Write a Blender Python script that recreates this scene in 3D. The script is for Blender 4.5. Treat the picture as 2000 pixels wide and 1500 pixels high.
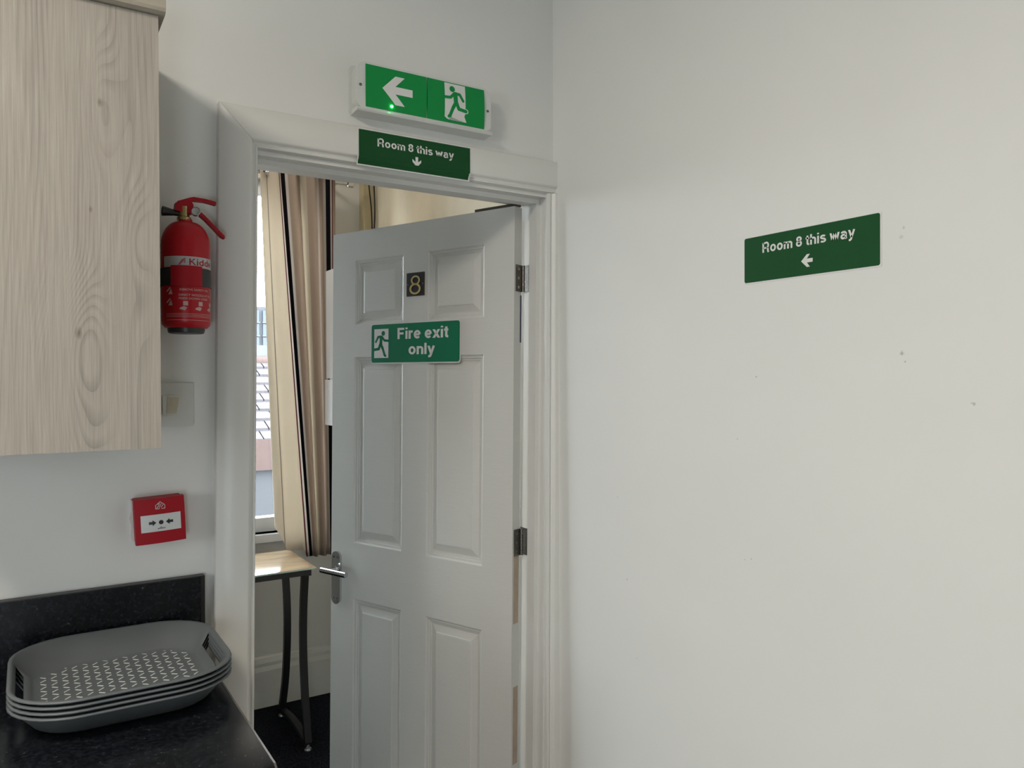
import bpy, bmesh, math, random
from mathutils import Matrix, Vector
random.seed(7)
S = bpy.context.scene
for o in list(bpy.data.objects):
    bpy.data.objects.remove(o)
COL = S.collection

# ------------------------------------------------------------------ camera
# room axes: origin at the floor in the corner beside the door; x runs along the
# door wall (negative to the left), y goes through the doorway, z is up
f, pitch, yaw, roll = 1503.55, -0.0068, 0.5641, -0.0040
fw = Vector((math.sin(yaw)*math.cos(pitch), math.cos(yaw)*math.cos(pitch), math.sin(pitch)))
rt = Vector((math.cos(yaw), -math.sin(yaw), 0))
up = rt.cross(fw)
r2 = rt*math.cos(roll) + up*math.sin(roll)
u2 = -rt*math.sin(roll) + up*math.cos(roll)
cam_d = bpy.data.cameras.new('camera')
cam = bpy.data.objects.new('camera', cam_d)
COL.objects.link(cam)
cam.matrix_world = Matrix(((r2.x, u2.x, -fw.x, -1.2443), (r2.y, u2.y, -fw.y, -1.7478),
                           (r2.z, u2.z, -fw.z, 1.4962), (0, 0, 0, 1)))
cam_d.sensor_width = 36
cam_d.lens = f/2000*36
cam_d.clip_start = 0.02
S.camera = cam

# ------------------------------------------------------------------ sky and lights
SKY = 22.0
w = bpy.data.worlds.new('overcast_sky')
S.world = w
w.use_nodes = True
w.node_tree.nodes['Background'].inputs[0].default_value = (0.90, 0.955, 1.0, 1)
w.node_tree.nodes['Background'].inputs[1].default_value = SKY

def area(name, loc, rot, sx, sy, power, color, portal=False):
    d = bpy.data.lights.new(name, 'AREA')
    d.shape = 'RECTANGLE'; d.size = sx; d.size_y = sy; d.energy = power; d.color = color
    if portal: d.cycles.is_portal = True
    o = bpy.data.objects.new(name, d); COL.objects.link(o)
    o.location = loc; o.rotation_euler = rot
    return o
PI = math.pi
area('daylight_portal', (-0.67, 1.97, 1.6), (-PI/2, 0, 0), 1.16, 1.62, 1, (1, 1, 1), True)          # window of the far room
area('daylight_portal', (-3.06, -1.5, 1.62), (0, -PI/2, 0), 0.72, 0.46, 1, (1, 1, 1), True)         # kitchen window
area('ceiling_lamp_light', (-2.10, -1.25, 2.66), (0, 0, 0), 0.5, 0.5, 41, (1.0, 0.915, 0.81))
area('far_room_fill_light', (-0.50, 1.36, 2.66), (0, 0, 0), 0.3, 0.3, 3.4, (1.0, 0.91, 0.79))  # added fill, out of view, lifts the far room
area('daylight_portal', (-2.1, -4.06, 0.7), (PI/2, 0, 0), 0.60, 0.8, 1, (1, 1, 1), True)          # low opening added behind the camera for frontal fill

S.view_settings.view_transform = 'Standard'
S.view_settings.look = 'None'
S.view_settings.gamma = 1
S.view_settings.use_curve_mapping = False
S.view_settings.exposure = -0.12

# ------------------------------------------------------------------ helpers
WM = {}
def lin(c):
    return tuple(((v/255)/12.92 if v/255 <= 0.04045 else ((v/255+0.055)/1.055)**2.4) for v in c) + (1,)

def nmat(name):
    m = bpy.data.materials.new(name); m.use_nodes = True
    nt = m.node_tree
    return m, nt, nt.nodes['Principled BSDF']

def mat(name, col, rough=0.5, metal=0.0, var=0.0, vscale=6.0, bump=0.0, bscale=60.0, spec=0.5, coat=0.0, emit=None, estr=0.0, stretch=(1, 1, 1)):
    m, nt, b = nmat(name)
    c = col if len(col) == 4 else tuple(col) + (1,)
    b.inputs['Base Color'].default_value = c
    b.inputs['Roughness'].default_value = rough
    b.inputs['Metallic'].default_value = metal
    b.inputs['Specular IOR Level'].default_value = spec
    b.inputs['Coat Weight'].default_value = coat
    if emit:
        b.inputs['Emission Color'].default_value = emit + (1,) if len(emit) == 3 else emit
        b.inputs['Emission Strength'].default_value = estr
    tc = nt.nodes.new('ShaderNodeTexCoord'); mp = nt.nodes.new('ShaderNodeMapping')
    mp.inputs['Scale'].default_value = stretch
    nt.links.new(tc.outputs['Object'], mp.inputs['Vector'])
    if var:
        n = nt.nodes.new('ShaderNodeTexNoise'); n.inputs['Scale'].default_value = vscale; n.inputs['Detail'].default_value = 5
        nt.links.new(mp.outputs[0], n.inputs['Vector'])
        mx = nt.nodes.new('ShaderNodeMix'); mx.data_type = 'RGBA'
        mx.inputs['A'].default_value = tuple(v*(1-var) for v in c[:3]) + (1,)
        mx.inputs['B'].default_value = tuple(min(1, v*(1+var)) for v in c[:3]) + (1,)
        nt.links.new(n.outputs['Fac'], mx.inputs['Factor'])
        nt.links.new(mx.outputs['Result'], b.inputs['Base Color'])
    if bump:
        n2 = nt.nodes.new('ShaderNodeTexNoise'); n2.inputs['Scale'].default_value = bscale; n2.inputs['Detail'].default_value = 4
        nt.links.new(mp.outputs[0], n2.inputs['Vector'])
        bp = nt.nodes.new('ShaderNodeBump'); bp.inputs['Strength'].default_value = bump; bp.inputs['Distance'].default_value = 0.002
        nt.links.new(n2.outputs['Fac'], bp.inputs['Height'])
        nt.links.new(bp.outputs[0], b.inputs['Normal'])
    return m

def setp(o, label=None, cat=None, group=None, kind=None):
    if label: o['label'] = label
    if cat: o['category'] = cat
    if group: o['group'] = group
    if kind: o['kind'] = kind
    return o

def thing(name, loc, label, cat, group=None, kind=None, M=None):
    o = bpy.data.objects.new(name, None); COL.objects.link(o)
    o.empty_display_size = 0.05
    if M is None: M = Matrix.Translation(loc)
    o.matrix_world = M
    WM[o] = M
    return setp(o, label, cat, group, kind)

def part(name, bm, m, parent=None, local=False, smooth=False, origin=None, bevel=0, solid=0, angle=None):
    """bm is in world coordinates unless local"""
    if parent is not None:
        if not local: bm.transform(WM[parent].inverted())
        M = WM[parent]
    else:
        M = Matrix.Translation(origin) if origin else Matrix.Identity(4)
        if not local: bm.transform(M.inverted())
    if bevel:
        bmesh.ops.bevel(bm, geom=[e for e in bm.edges if len(e.link_faces) == 2 and e.calc_face_angle(0) > 0.5], offset=bevel, segments=2, affect='EDGES', profile=0.5)
    bmesh.ops.recalc_face_normals(bm, faces=bm.faces)
    me = bpy.data.meshes.new(name)
    bm.to_mesh(me); bm.free()
    me.materials.append(m)
    if smooth:
        for p in me.polygons: p.use_smooth = True
        me.set_sharp_from_angle(angle=angle if angle else math.radians(40))
    o = bpy.data.objects.new(name, me); COL.objects.link(o)
    if parent is not None: o.parent = parent
    else: o.matrix_world = M
    WM[o] = M
    if solid:
        md = o.modifiers.new('thickness', 'SOLIDIFY'); md.thickness = solid; md.offset = 0
    return o

def B(): return bmesh.new()

def box(bm, x0, x1, y0, y1, z0, z1):
    v = [bm.verts.new((x, y, z)) for x in (x0, x1) for y in (y0, y1) for z in (z0, z1)]
    for i in ((0, 1, 3, 2), (4, 6, 7, 5), (0, 4, 5, 1), (2, 3, 7, 6), (0, 2, 6, 4), (1, 5, 7, 3)):
        bm.faces.new([v[k] for k in i])
    return bm

def boxb(*a): return box(B(), *a)

def prism(bm, poly, fn, h0, h1):
    """poly: list of 2-D points, fn(u,v,h) -> world point; closed solid between h0 and h1"""
    a = [bm.verts.new(fn(u, v, h0)) for u, v in poly]
    b = [bm.verts.new(fn(u, v, h1)) for u, v in poly]
    n = len(poly)
    bm.faces.new(a[::-1]); bm.faces.new(b)
    for i in range(n):
        j = (i+1) % n
        bm.faces.new((a[i], a[j], b[j], b[i]))
    return bm

def circ(cx, cy, r, n=20, ry=None):
    ry = ry or r
    return [(cx+r*math.cos(2*PI*i/n), cy+ry*math.sin(2*PI*i/n)) for i in range(n)]

def rrect(x0, x1, y0, y1, r, n=5):
    pts = []
    for cx, cy, a in ((x1-r, y1-r, 0), (x0+r, y1-r, 90), (x0+r, y0+r, 180), (x1-r, y0+r, 270)):
        for i in range(n+1):
            t = math.radians(a+90*i/n); pts.append((cx+r*math.cos(t), cy+r*math.sin(t)))
    return pts

def capsule(p, q, wd, n=6):
    (x0, y0), (x1, y1) = p, q
    a = math.atan2(y1-y0, x1-x0); r = wd/2; pts = []
    for i in range(n+1):
        t = a - PI/2 + PI*i/n; pts.append((x1+r*math.cos(t), y1+r*math.sin(t)))
    for i in range(n+1):
        t = a + PI/2 + PI*i/n; pts.append((x0+r*math.cos(t), y0+r*math.sin(t)))
    return pts

def lathe(bm, prof, c, segs=32, axis=None, ref=None):
    """prof: (radius, height) list"""
    ax = Vector(axis or (0, 0, 1)).normalized()
    rf = Vector(ref) if ref else (Vector((1, 0, 0)) if abs(ax.x) < 0.9 else Vector((0, 1, 0)))
    e1 = (rf - ax*rf.dot(ax)).normalized(); e2 = ax.cross(e1); c = Vector(c)
    rings = []
    for r, h in prof:
        if r < 1e-6: rings.append([bm.verts.new(c+ax*h)])
        else: rings.append([bm.verts.new(c+ax*h+(e1*math.cos(2*PI*i/segs)+e2*math.sin(2*PI*i/segs))*r) for i in range(segs)])
    for A, Bq in zip(rings, rings[1:]):
        for i in range(segs):
            j = (i+1) % segs
            if len(A) == 1 and len(Bq) == 1: continue
            if len(A) == 1: bm.faces.new((A[0], Bq[i], Bq[j]))
            elif len(Bq) == 1: bm.faces.new((A[i], Bq[0], A[j]))
            else: bm.faces.new((A[i], A[j], Bq[j], Bq[i]))
    for rg in (rings[0], rings[-1]):
        if len(rg) > 1: bm.faces.new(rg)
    return bm

def cyl(bm, p, q, r, segs=20, r1=None):
    p = Vector(p); q = Vector(q)
    return lathe(bm, [(r, 0), (r1 if r1 is not None else r, (q-p).length)], p, segs, axis=(q-p))

def sweep(bm, path, section, updir):
    """sweep closed 2-D section along path; section u along side vector, v along updir-ish"""
    path = [Vector(p) for p in path]; rings = []
    for i, p in enumerate(path):
        t = (path[min(i+1, len(path)-1)]-path[max(i-1, 0)]).normalized()
        s = t.cross(Vector(updir)).normalized(); n = s.cross(t)
        rings.append([bm.verts.new(p+s*u+n*v) for u, v in section])
    k = len(section)
    for A, Bq in zip(rings, rings[1:]):
        for i in range(k):
            j = (i+1) % k; bm.faces.new((A[i], A[j], Bq[j], Bq[i]))
    bm.faces.new(rings[0][::-1]); bm.faces.new(rings[-1])
    return bm

def text2d(s, x0, x1, base, cap, bold=0.0):
    """flat triangulated letters: text fitted between x0..x1, baseline and capital height given"""
    cu = bpy.data.curves.new('lettering', 'FONT'); cu.body = s; cu.size = 1.0; cu.offset = bold; cu.resolution_u = 4
    ob = bpy.data.objects.new('lettering', cu); COL.objects.link(ob)
    dg = bpy.context.evaluated_depsgraph_get(); dg.update()
    me = ob.evaluated_get(dg).to_mesh()
    V = [(v.co.x, v.co.y) for v in me.vertices]; F = [tuple(p.vertices) for p in me.polygons]
    ob.evaluated_get(dg).to_mesh_clear()
    bpy.data.objects.remove(ob); bpy.data.curves.remove(cu)
    xs = [v[0] for v in V]; a, b = min(xs), max(xs)
    H = 0.729
    return [(x0+(x-a)/(b-a)*(x1-x0), base+y/H*cap) for x, y in V], F

# a plain bold grotesque alphabet drawn with strokes: cap height 1, x-height 0.73
def arc(cx, cy, rx, ry, a0, a1, n=10):
    return [(cx+rx*math.cos(math.radians(a0+(a1-a0)*i/n)), cy+ry*math.sin(math.radians(a0+(a1-a0)*i/n))) for i in range(n+1)]
SW_ = 0.19
hS = SW_/2
XH = 0.73
def glyph(c):
    o_ = (arc(0.31, XH/2, 0.31-hS, XH/2-hS+0.01, 0, 360, 24), 0.62)
    stem = lambda x, a, b: [(x, a), (x, b)]
    arch = lambda x0, x1: arc((x0+x1)/2, XH-hS-(x1-x0)*0.42, (x1-x0)/2, (x1-x0)*0.42, 180, 0, 12)
    G = {
     'R': ([stem(hS, 0, 1), [(hS, 1-hS)]+arc(0.42, 0.725, 0.21, 0.275-hS+0.09, 90, -90, 10)+[(hS, 0.45)], [(0.40, 0.45)]+arc(0.40, 0.32, 0.19, 0.12, 80, 0, 6)+[(0.60, 0.12), (0.66, 0)]], 0.74),
     'o': ([o_[0]], 0.62),
     'm': ([stem(hS, 0, XH), arch(hS, 0.44)+[(0.44, 0)], arch(0.44, 0.785)+[(0.785, 0)]], 0.88),
     'n': ([stem(hS, 0, XH), arch(hS, 0.48)+[(0.48, 0)]], 0.575),
     'h': ([stem(hS, 0, 1), arch(hS, 0.48)+[(0.48, 0)]], 0.575),
     'r': ([stem(hS, 0, XH), arc(0.33, XH-hS-0.17, 0.235, 0.17, 180, 80, 8)], 0.37),
     'i': ([stem(hS, 0, XH), stem(hS, 0.86, 1.0)], SW_),
     'l': ([stem(hS, 0, 1)], SW_),
     't': ([[(0.175, 0.92)]+[(0.175, 0.18)]+arc(0.28, 0.17, 0.105, 0.17-hS+0.01, 180, 270, 5)+[(0.34, hS-0.01)], [(0.0, XH-0.07), (0.34, XH-0.07)]], 0.34),
     's': ([arc(0.275, 0.53, 0.19, 0.125, 25, 180, 10)+arc(0.275, 0.53, 0.19, 0.14, 180, 262, 5)+arc(0.275, 0.205, 0.20, 0.17, 82, 0, 6)+arc(0.275, 0.205, 0.20, 0.125, 0, -155, 10)], 0.55),
     'w': ([[(0.07, XH), (0.235, 0.02)], [(0.235, 0.02), (0.43, XH)], [(0.43, XH), (0.625, 0.02)], [(0.625, 0.02), (0.79, XH)]], 0.86),
     'y': ([[(0.08, XH), (0.30, 0.03)], [(0.52, XH), (0.30, 0.03), (0.235, -0.15), (0.16, -0.205), (0.06, -0.195)]], 0.60),
     'x': ([[(0.07, XH), (0.50, 0)], [(0.50, XH), (0.07, 0)]], 0.57),
     'a': ([arc(0.285, 0.50, 0.19, 0.145, 165, 60, 8)+arc(0.31, 0.47, 0.165, 0.17, 60, 0, 5)+[(0.475, 0.20), (0.485, 0.06), (0.52, 0.0)], [(0.47, 0.44), (0.34, 0.40)]+arc(0.23, 0.215, 0.135, 0.165, 90, 270, 12)[0:]+[(0.34, 0.075), (0.46, 0.17)]], 0.59),
     'e': ([[(0.09, 0.365), (0.50, 0.365)], arc(0.30, XH/2, 0.205, XH/2-hS+0.01, 0, 318, 24)], 0.60),
     'F': ([stem(hS, 0, 1), [(hS, 1-hS), (0.60, 1-hS)], [(hS, 0.50), (0.54, 0.50)]], 0.62),
     'K': ([stem(hS, 0, 1), [(hS, 0.36), (0.58, 1)], [(0.28, 0.58), (0.64, 0)]], 0.70),
     'd': ([stem(0.50, 0, 1), arc(0.29, XH/2, 0.21, XH/2-hS+0.01, 0, 360, 24)], 0.60),
     '8': ([arc(0.30, 0.735, 0.185, 0.175, 0, 360, 20), arc(0.30, 0.295, 0.21, 0.21, 0, 360, 20)], 0.60),
     ' ': ([], 0.22)}
    return G[c]
def grot(s, x0, x1, base, cap, wt=1.0):
    """same result as text2d, from the stroke alphabet"""
    V, F = [], []; pen = 0.0
    for c in s:
        strokes, adv = glyph(c)
        for st in strokes:
            n = len(st); hw = hS*wt; L_, R_ = [], []
            closed = n > 3 and math.dist(st[0], st[-1]) < 1e-6
            for i, p in enumerate(st):
                if closed: a, b = st[(i-1) % (n-1)], st[(i+1) % (n-1)] if i < n-1 else st[1]
                else: a, b = st[max(i-1, 0)], st[min(i+1, n-1)]
                d1 = (p[0]-a[0], p[1]-a[1]); d2 = (b[0]-p[0], b[1]-p[1])
                l1 = math.hypot(*d1) or 1; l2 = math.hypot(*d2) or 1
                t = (d1[0]/l1+d2[0]/l2, d1[1]/l1+d2[1]/l2); lt = math.hypot(*t) or 1
                nx, ny = -t[1]/lt, t[0]/lt
                k = hw*min(1.6, 2/lt if (d1 != (0, 0) and d2 != (0, 0)) else 1)
                if c in 'wxyK' and n == 2:                # diagonals end level
                    dx = st[1][0]-st[0][0]; dy = st[1][1]-st[0][1]; hh = hw*math.hypot(dx, dy)/abs(dy)
                    sg = 1 if dy < 0 else -1
                    L_.append((p[0]+hh*sg, p[1])); R_.append((p[0]-hh*sg, p[1])); continue
                L_.append((p[0]+nx*k, p[1]+ny*k)); R_.append((p[0]-nx*k, p[1]-ny*k))
            o_ = len(V)
            for l_, r_ in zip(L_, R_): V.append((pen+l_[0], l_[1])); V.append((pen+r_[0], r_[1]))
            for i in range(n-1): F.append((o_+2*i, o_+2*i+1, o_+2*i+3, o_+2*i+2))
        pen += adv+(0.085 if c != ' ' else 0.04)
    xs = [v[0] for v in V]; a, b = min(xs), max(xs)
    return [(x0+(x-a)/(b-a)*(x1-x0), base+y*cap) for x, y in V], F

def letters(bm, tf, fn, h):
    V, F = tf
    vs = [bm.verts.new(fn(u, v, h)) for u, v in V]
    for q in F:
        try: bm.faces.new([vs[i] for i in q])
        except ValueError: pass
    return bm

# ------------------------------------------------------------------ materials
def wall_paint(name, col, spots=()):
    m, nt, b = nmat(name)
    b.inputs['Roughness'].default_value = 0.62
    b.inputs['Specular IOR Level'].default_value = 0.35
    tc = nt.nodes.new('ShaderNodeTexCoord')
    n = nt.nodes.new('ShaderNodeTexNoise'); n.inputs['Scale'].default_value = 2.2; n.inputs['Detail'].default_value = 6
    nt.links.new(tc.outputs['Object'], n.inputs['Vector'])
    mx = nt.nodes.new('ShaderNodeMix'); mx.data_type = 'RGBA'
    mx.inputs['A'].default_value = tuple(v*0.955 for v in col) + (1,)
    mx.inputs['B'].default_value = tuple(v*1.04 for v in col) + (1,)
    nt.links.new(n.outputs['Fac'], mx.inputs['Factor'])
    cur = mx.outputs['Result']
    for (x, y, z, r, dark) in spots:                         # chips and dents in the plaster
        d = nt.nodes.new('ShaderNodeVectorMath'); d.operation = 'DISTANCE'; d.inputs[1].default_value = (x, y, z)
        nd = nt.nodes.new('ShaderNodeTexNoise'); nd.inputs['Scale'].default_value = 300
        nt.links.new(tc.outputs['Object'], nd.inputs['Vector'])
        ad = nt.nodes.new('ShaderNodeMath'); ad.operation = 'MULTIPLY_ADD'; ad.inputs[1].default_value = r*1.6
        nt.links.new(tc.outputs['Object'], d.inputs[0]); nt.links.new(nd.outputs['Fac'], ad.inputs[0]); nt.links.new(d.outputs['Value'], ad.inputs[2])
        ls = nt.nodes.new('ShaderNodeMapRange'); ls.inputs['From Min'].default_value = r*1.1; ls.inputs['From Max'].default_value = r*1.9
        ls.inputs['To Min'].default_value = dark; ls.inputs['To Max'].default_value = 0
        nt.links.new(ad.outputs[0], ls.inputs['Value'])
        k = nt.nodes.new('ShaderNodeMix'); k.data_type = 'RGBA'; k.inputs['B'].default_value = (0.20, 0.19, 0.17, 1)
        nt.links.new(ls.outputs[0], k.inputs['Factor']); nt.links.new(cur, k.inputs['A']); cur = k.outputs['Result']
    nt.links.new(cur, b.inputs['Base Color'])
    n2 = nt.nodes.new('ShaderNodeTexNoise'); n2.inputs['Scale'].default_value = 9; n2.inputs['Detail'].default_value = 8
    nt.links.new(tc.outputs['Object'], n2.inputs['Vector'])
    bp = nt.nodes.new('ShaderNodeBump'); bp.inputs['Strength'].default_value = 0.12; bp.inputs['Distance'].default_value = 0.01
    nt.links.new(n2.outputs['Fac'], bp.inputs['Height']); nt.links.new(bp.outputs[0], b.inputs['Normal'])
    return m

def wood_mat():
    m, nt, b = nmat('pale_oak_laminate')
    L = nt.links.new
    tcn = nt.nodes.new('ShaderNodeTexCoord'); mv = nt.nodes.new('ShaderNodeMapping'); mv.inputs['Location'].default_value = (-1.25, -0.15, 1.38)
    L(tcn.outputs['Object'], mv.inputs['Vector'])
    class tc: outputs = {'Object': mv.outputs[0]}
    # slow sideways wander of the grain
    mpa = nt.nodes.new('ShaderNodeMapping'); mpa.inputs['Scale'].default_value = (4.0, 1.0, 0.55)
    L(tc.outputs['Object'], mpa.inputs['Vector'])
    na = nt.nodes.new('ShaderNodeTexNoise'); na.inputs['Scale'].default_value = 1.6; na.inputs['Detail'].default_value = 2
    L(mpa.outputs[0], na.inputs['Vector'])
    sx = nt.nodes.new('ShaderNodeSeparateXYZ'); L(tc.outputs['Object'], sx.inputs[0])
    # growth rings: contour lines of (x + wander + knots)
    def mth(op, a, bb=None, c=None):
        k = nt.nodes.new('ShaderNodeMath'); k.operation = op
        for i, v in enumerate((a, bb, c)):
            if v is None: continue
            if isinstance(v, (int, float)): k.inputs[i].default_value = v
            else: L(v, k.inputs[i])
        return k.outputs[0]
    field = mth('MULTIPLY_ADD', na.outputs['Fac'], 0.17, sx.outputs[0])
    for kx, kz, amp, rad in ((-1.137, 1.951, 0.035, 0.15), (-1.170, 1.573, 0.040, 0.14), (-1.182, 1.480, 0.075, 0.26), (-1.075, 1.74, 0.03, 0.12)):
        dx = mth('MULTIPLY', mth('SUBTRACT', sx.outputs[0], kx), 3.0)
        dz = mth('SUBTRACT', sx.outputs[2], kz)
        d = mth('SQRT', mth('ADD', mth('MULTIPLY', dx, dx), mth('MULTIPLY', dz, dz)))
        g = nt.nodes.new('ShaderNodeMapRange'); g.interpolation_type = 'SMOOTHSTEP'
        g.inputs['From Min'].default_value = 0; g.inputs['From Max'].default_value = rad
        g.inputs['To Min'].default_value = amp; g.inputs['To Max'].default_value = 0
        L(d, g.inputs['Value']); field = mth('ADD', field, g.outputs[0])
    rings = mth('FRACT', mth('MULTIPLY', field, 95))
    rr = nt.nodes.new('ShaderNodeValToRGB')
    e = rr.color_ramp.elements; e[0].position = 0.0; e[0].color = (0.30, 0.30, 0.30, 1); e[1].position = 0.55; e[1].color = (1, 1, 1, 1)
    ee = rr.color_ramp.elements.new(0.96); ee.color = (0.85, 0.85, 0.85, 1)
    L(rings, rr.inputs['Fac'])
    # fine pores
    mpb = nt.nodes.new('ShaderNodeMapping'); mpb.inputs['Scale'].default_value = (420, 60, 9)
    L(tc.outputs['Object'], mpb.inputs['Vector'])
    nb = nt.nodes.new('ShaderNodeTexNoise'); nb.inputs['Scale'].default_value = 1.0; nb.inputs['Detail'].default_value = 4
    L(mpb.outputs[0], nb.inputs['Vector'])
    mpc = nt.nodes.new('ShaderNodeMapping'); mpc.inputs['Scale'].default_value = (26, 4, 1.2)
    L(tc.outputs['Object'], mpc.inputs['Vector'])
    nc = nt.nodes.new('ShaderNodeTexNoise'); nc.inputs['Scale'].default_value = 1.0; nc.inputs['Detail'].default_value = 3
    L(mpc.outputs[0], nc.inputs['Vector'])
    msk = nt.nodes.new('ShaderNodeMapRange'); msk.inputs['From Min'].default_value = 0.42; msk.inputs['From Max'].default_value = 0.66
    msk.inputs['To Min'].default_value = 0.05; msk.inputs['To Max'].default_value = 0.42
    L(nc.outputs['Fac'], msk.inputs['Value'])
    base = nt.nodes.new('ShaderNodeMix'); base.data_type = 'RGBA'
    base.inputs['A'].default_value = lin((134, 127, 118)); base.inputs['B'].default_value = lin((178, 172, 162))
    L(nb.outputs['Fac'], base.inputs['Factor'])
    tone = nt.nodes.new('ShaderNodeMix'); tone.data_type = 'RGBA'; tone.blend_type = 'MULTIPLY'
    L(msk.outputs[0], tone.inputs['Factor']); L(base.outputs['Result'], tone.inputs['A']); L(rr.outputs['Color'], tone.inputs['B'])
    cur = tone.outputs['Result']
    for kx, kz, r in ((-1.1374, 1.9514, 0.008), (-1.170, 1.573, 0.009), (-1.152, 1.775, 0.006)):
        dx = mth('MULTIPLY', mth('SUBTRACT', sx.outputs[0], kx), 1.9); dz = mth('SUBTRACT', sx.outputs[2], kz)
        d = mth('SQRT', mth('ADD', mth('MULTIPLY', dx, dx), mth('MULTIPLY', dz, dz)))
        d = mth('MULTIPLY_ADD', nb.outputs['Fac'], 0.012, d)
        g = nt.nodes.new('ShaderNodeMapRange'); g.inputs['From Min'].default_value = r*0.7; g.inputs['From Max'].default_value = r*2.0
        g.inputs['To Min'].default_value = 0.75; g.inputs['To Max'].default_value = 0
        L(d, g.inputs['Value'])
        k = nt.nodes.new('ShaderNodeMix'); k.data_type = 'RGBA'; k.inputs['B'].default_value = lin((92, 80, 70))
        L(g.outputs[0], k.inputs['Factor']); L(cur, k.inputs['A']); cur = k.outputs['Result']
    L(cur, b.inputs['Base Color'])
    b.inputs['Roughness'].default_value = 0.5; b.inputs['Specular IOR Level'].default_value = 0.35
    bp = nt.nodes.new('ShaderNodeBump'); bp.inputs['Strength'].default_value = 0.25; bp.inputs['Distance'].default_value = 0.001
    L(nb.outputs['Fac'], bp.inputs['Height']); L(bp.outputs[0], b.inputs['Normal'])
    return m

def laminate_mat():
    m, nt, b = nmat('black_speckled_laminate'); L = nt.links.new
    tc = nt.nodes.new('ShaderNodeTexCoord')
    n = nt.nodes.new('ShaderNodeTexNoise'); n.inputs['Scale'].default_value = 170; n.inputs['Detail'].default_value = 3
    L(tc.outputs['Object'], n.inputs['Vector'])
    cr = nt.nodes.new('ShaderNodeValToRGB'); e = cr.color_ramp.elements
    e[0].position = 0.42; e[0].color = lin((9, 11, 14)); e[1].position = 0.70; e[1].color = lin((28, 32, 38))
    x = cr.color_ramp.elements.new(0.80); x.color = lin((92, 98, 104))
    L(n.outputs['Fac'], cr.inputs['Fac']); L(cr.outputs['Color'], b.inputs['Base Color'])
    b.inputs['Roughness'].default_value = 0.26; b.inputs['Specular IOR Level'].default_value = 0.33
    return m

def carpet_mat():
    m, nt, b = nmat('dark_carpet'); L = nt.links.new
    tc = nt.nodes.new('ShaderNodeTexCoord')
    n = nt.nodes.new('ShaderNodeTexNoise'); n.inputs['Scale'].default_value = 110; n.inputs['Detail'].default_value = 6
    L(tc.outputs['Object'], n.inputs['Vector'])
    cr = nt.nodes.new('ShaderNodeValToRGB'); e = cr.color_ramp.elements
    e[0].position = 0.4; e[0].color = lin((14, 16, 22)); e[1].position = 0.72; e[1].color = lin((50, 54, 62))
    L(n.outputs['Fac'], cr.inputs['Fac']); L(cr.outputs['Color'], b.inputs['Base Color'])
    b.inputs['Roughness'].default_value = 0.95; b.inputs['Specular IOR Level'].default_value = 0.1
    bp = nt.nodes.new('ShaderNodeBump'); bp.inputs['Strength'].default_value = 0.8; bp.inputs['Distance'].default_value = 0.006
    L(n.outputs['Fac'], bp.inputs['Height']); L(bp.outputs[0], b.inputs['Normal'])
    return m

SPOTS = [(0, -1.006, 1.5363, .006, .8), (0, -1.011, 1.522, .003, .6), (0, -.7009, 1.4981, .003, .85), (0, -1.1222, 1.4542, .004, .7), (0, -1.1185, 1.4555, .003, .6),
         (0, -1.0043, 1.7314, .006, .35), (0, -1.009, 1.7464, .004, .5), (0, -.3057, 1.0028, .004, .6), (0, -.6713, 1.1237, .0025, .7), (0, -.6871, 1.1279, .0025, .7),
         (0, -.27, 1.2, .003, .5), (0, -.652, 1.37, .003, .5), (0, -.34, .82, .003, .5)]
SPOTS = [(x, y, z, r*0.72, k*0.7) for x, y, z, r, k in SPOTS]
PAINT = (0.72, 0.722, 0.695)
M_WALLR = wall_paint('white_wall_paint_chipped', PAINT, SPOTS)
M_WALL = wall_paint('white_wall_paint', PAINT)
M_FRONT = mat('grey_wall_paint', (0.36, 0.35, 0.33), 0.6, var=0.03)
M_CEIL = mat('ceiling_paint', (0.78, 0.77, 0.74), 0.7, var=0.02)
M_GLOSS = mat('white_gloss_paint', (0.70, 0.695, 0.66), 0.36, var=0.03, vscale=8, bump=0.06, bscale=25)
M_DOOR = mat('door_paint', (0.62, 0.615, 0.58), 0.38, var=0.02, vscale=5, bump=0.16, bscale=14, stretch=(2, 2, 22))
M_WOOD = wood_mat()
M_WOODEDGE = mat('pale_wood_edge', lin((150, 140, 124)), 0.5, var=0.1, vscale=3, stretch=(3, 60, 60))
M_LAM = laminate_mat()
M_LAMEDGE = mat('black_edge_strip', lin((20, 20, 22)), 0.35, var=0.1)
M_GREYEDGE = mat('worktop_end_strip', lin((88, 84, 78)), 0.4, var=0.1, vscale=40)
M_CARPET = carpet_mat()
M_VINYL = mat('kitchen_vinyl', lin((96, 92, 88)), 0.4, var=0.15, vscale=12)
M_TRAY = mat('grey_tray_plastic', lin((90, 95, 97)), 0.42, var=0.04, vscale=20, bump=0.05, bscale=300)
M_MARK = mat('white_grip_print', lin((205, 210, 208)), 0.5, var=0.03)
M_RED = mat('red_enamel', (0.40, 0.006, 0.013), 0.32, var=0.05, spec=0.3)
M_REDP = mat('red_plastic', (0.34, 0.008, 0.016), 0.5, spec=0.2, var=0.05)
M_BLACK = mat('black_plastic', (0.012, 0.012, 0.014), 0.4, var=0.1)
M_BRASS = mat('brass', (0.42, 0.32, 0.15), 0.32, 1.0, var=0.08)
M_CHROME = mat('polished_chrome', (0.62, 0.63, 0.65), 0.10, 1.0, var=0.03)
M_STEEL = mat('tarnished_hinge_steel', (0.20, 0.19, 0.17), 0.38, 1.0, var=0.5, vscale=160)
M_WHITE = mat('white_print', (0.68, 0.68, 0.66), 0.45, var=0.02)
M_DIFF = mat('sign_diffuser', (0.62, 0.64, 0.61), 0.3, var=0.03)
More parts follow.
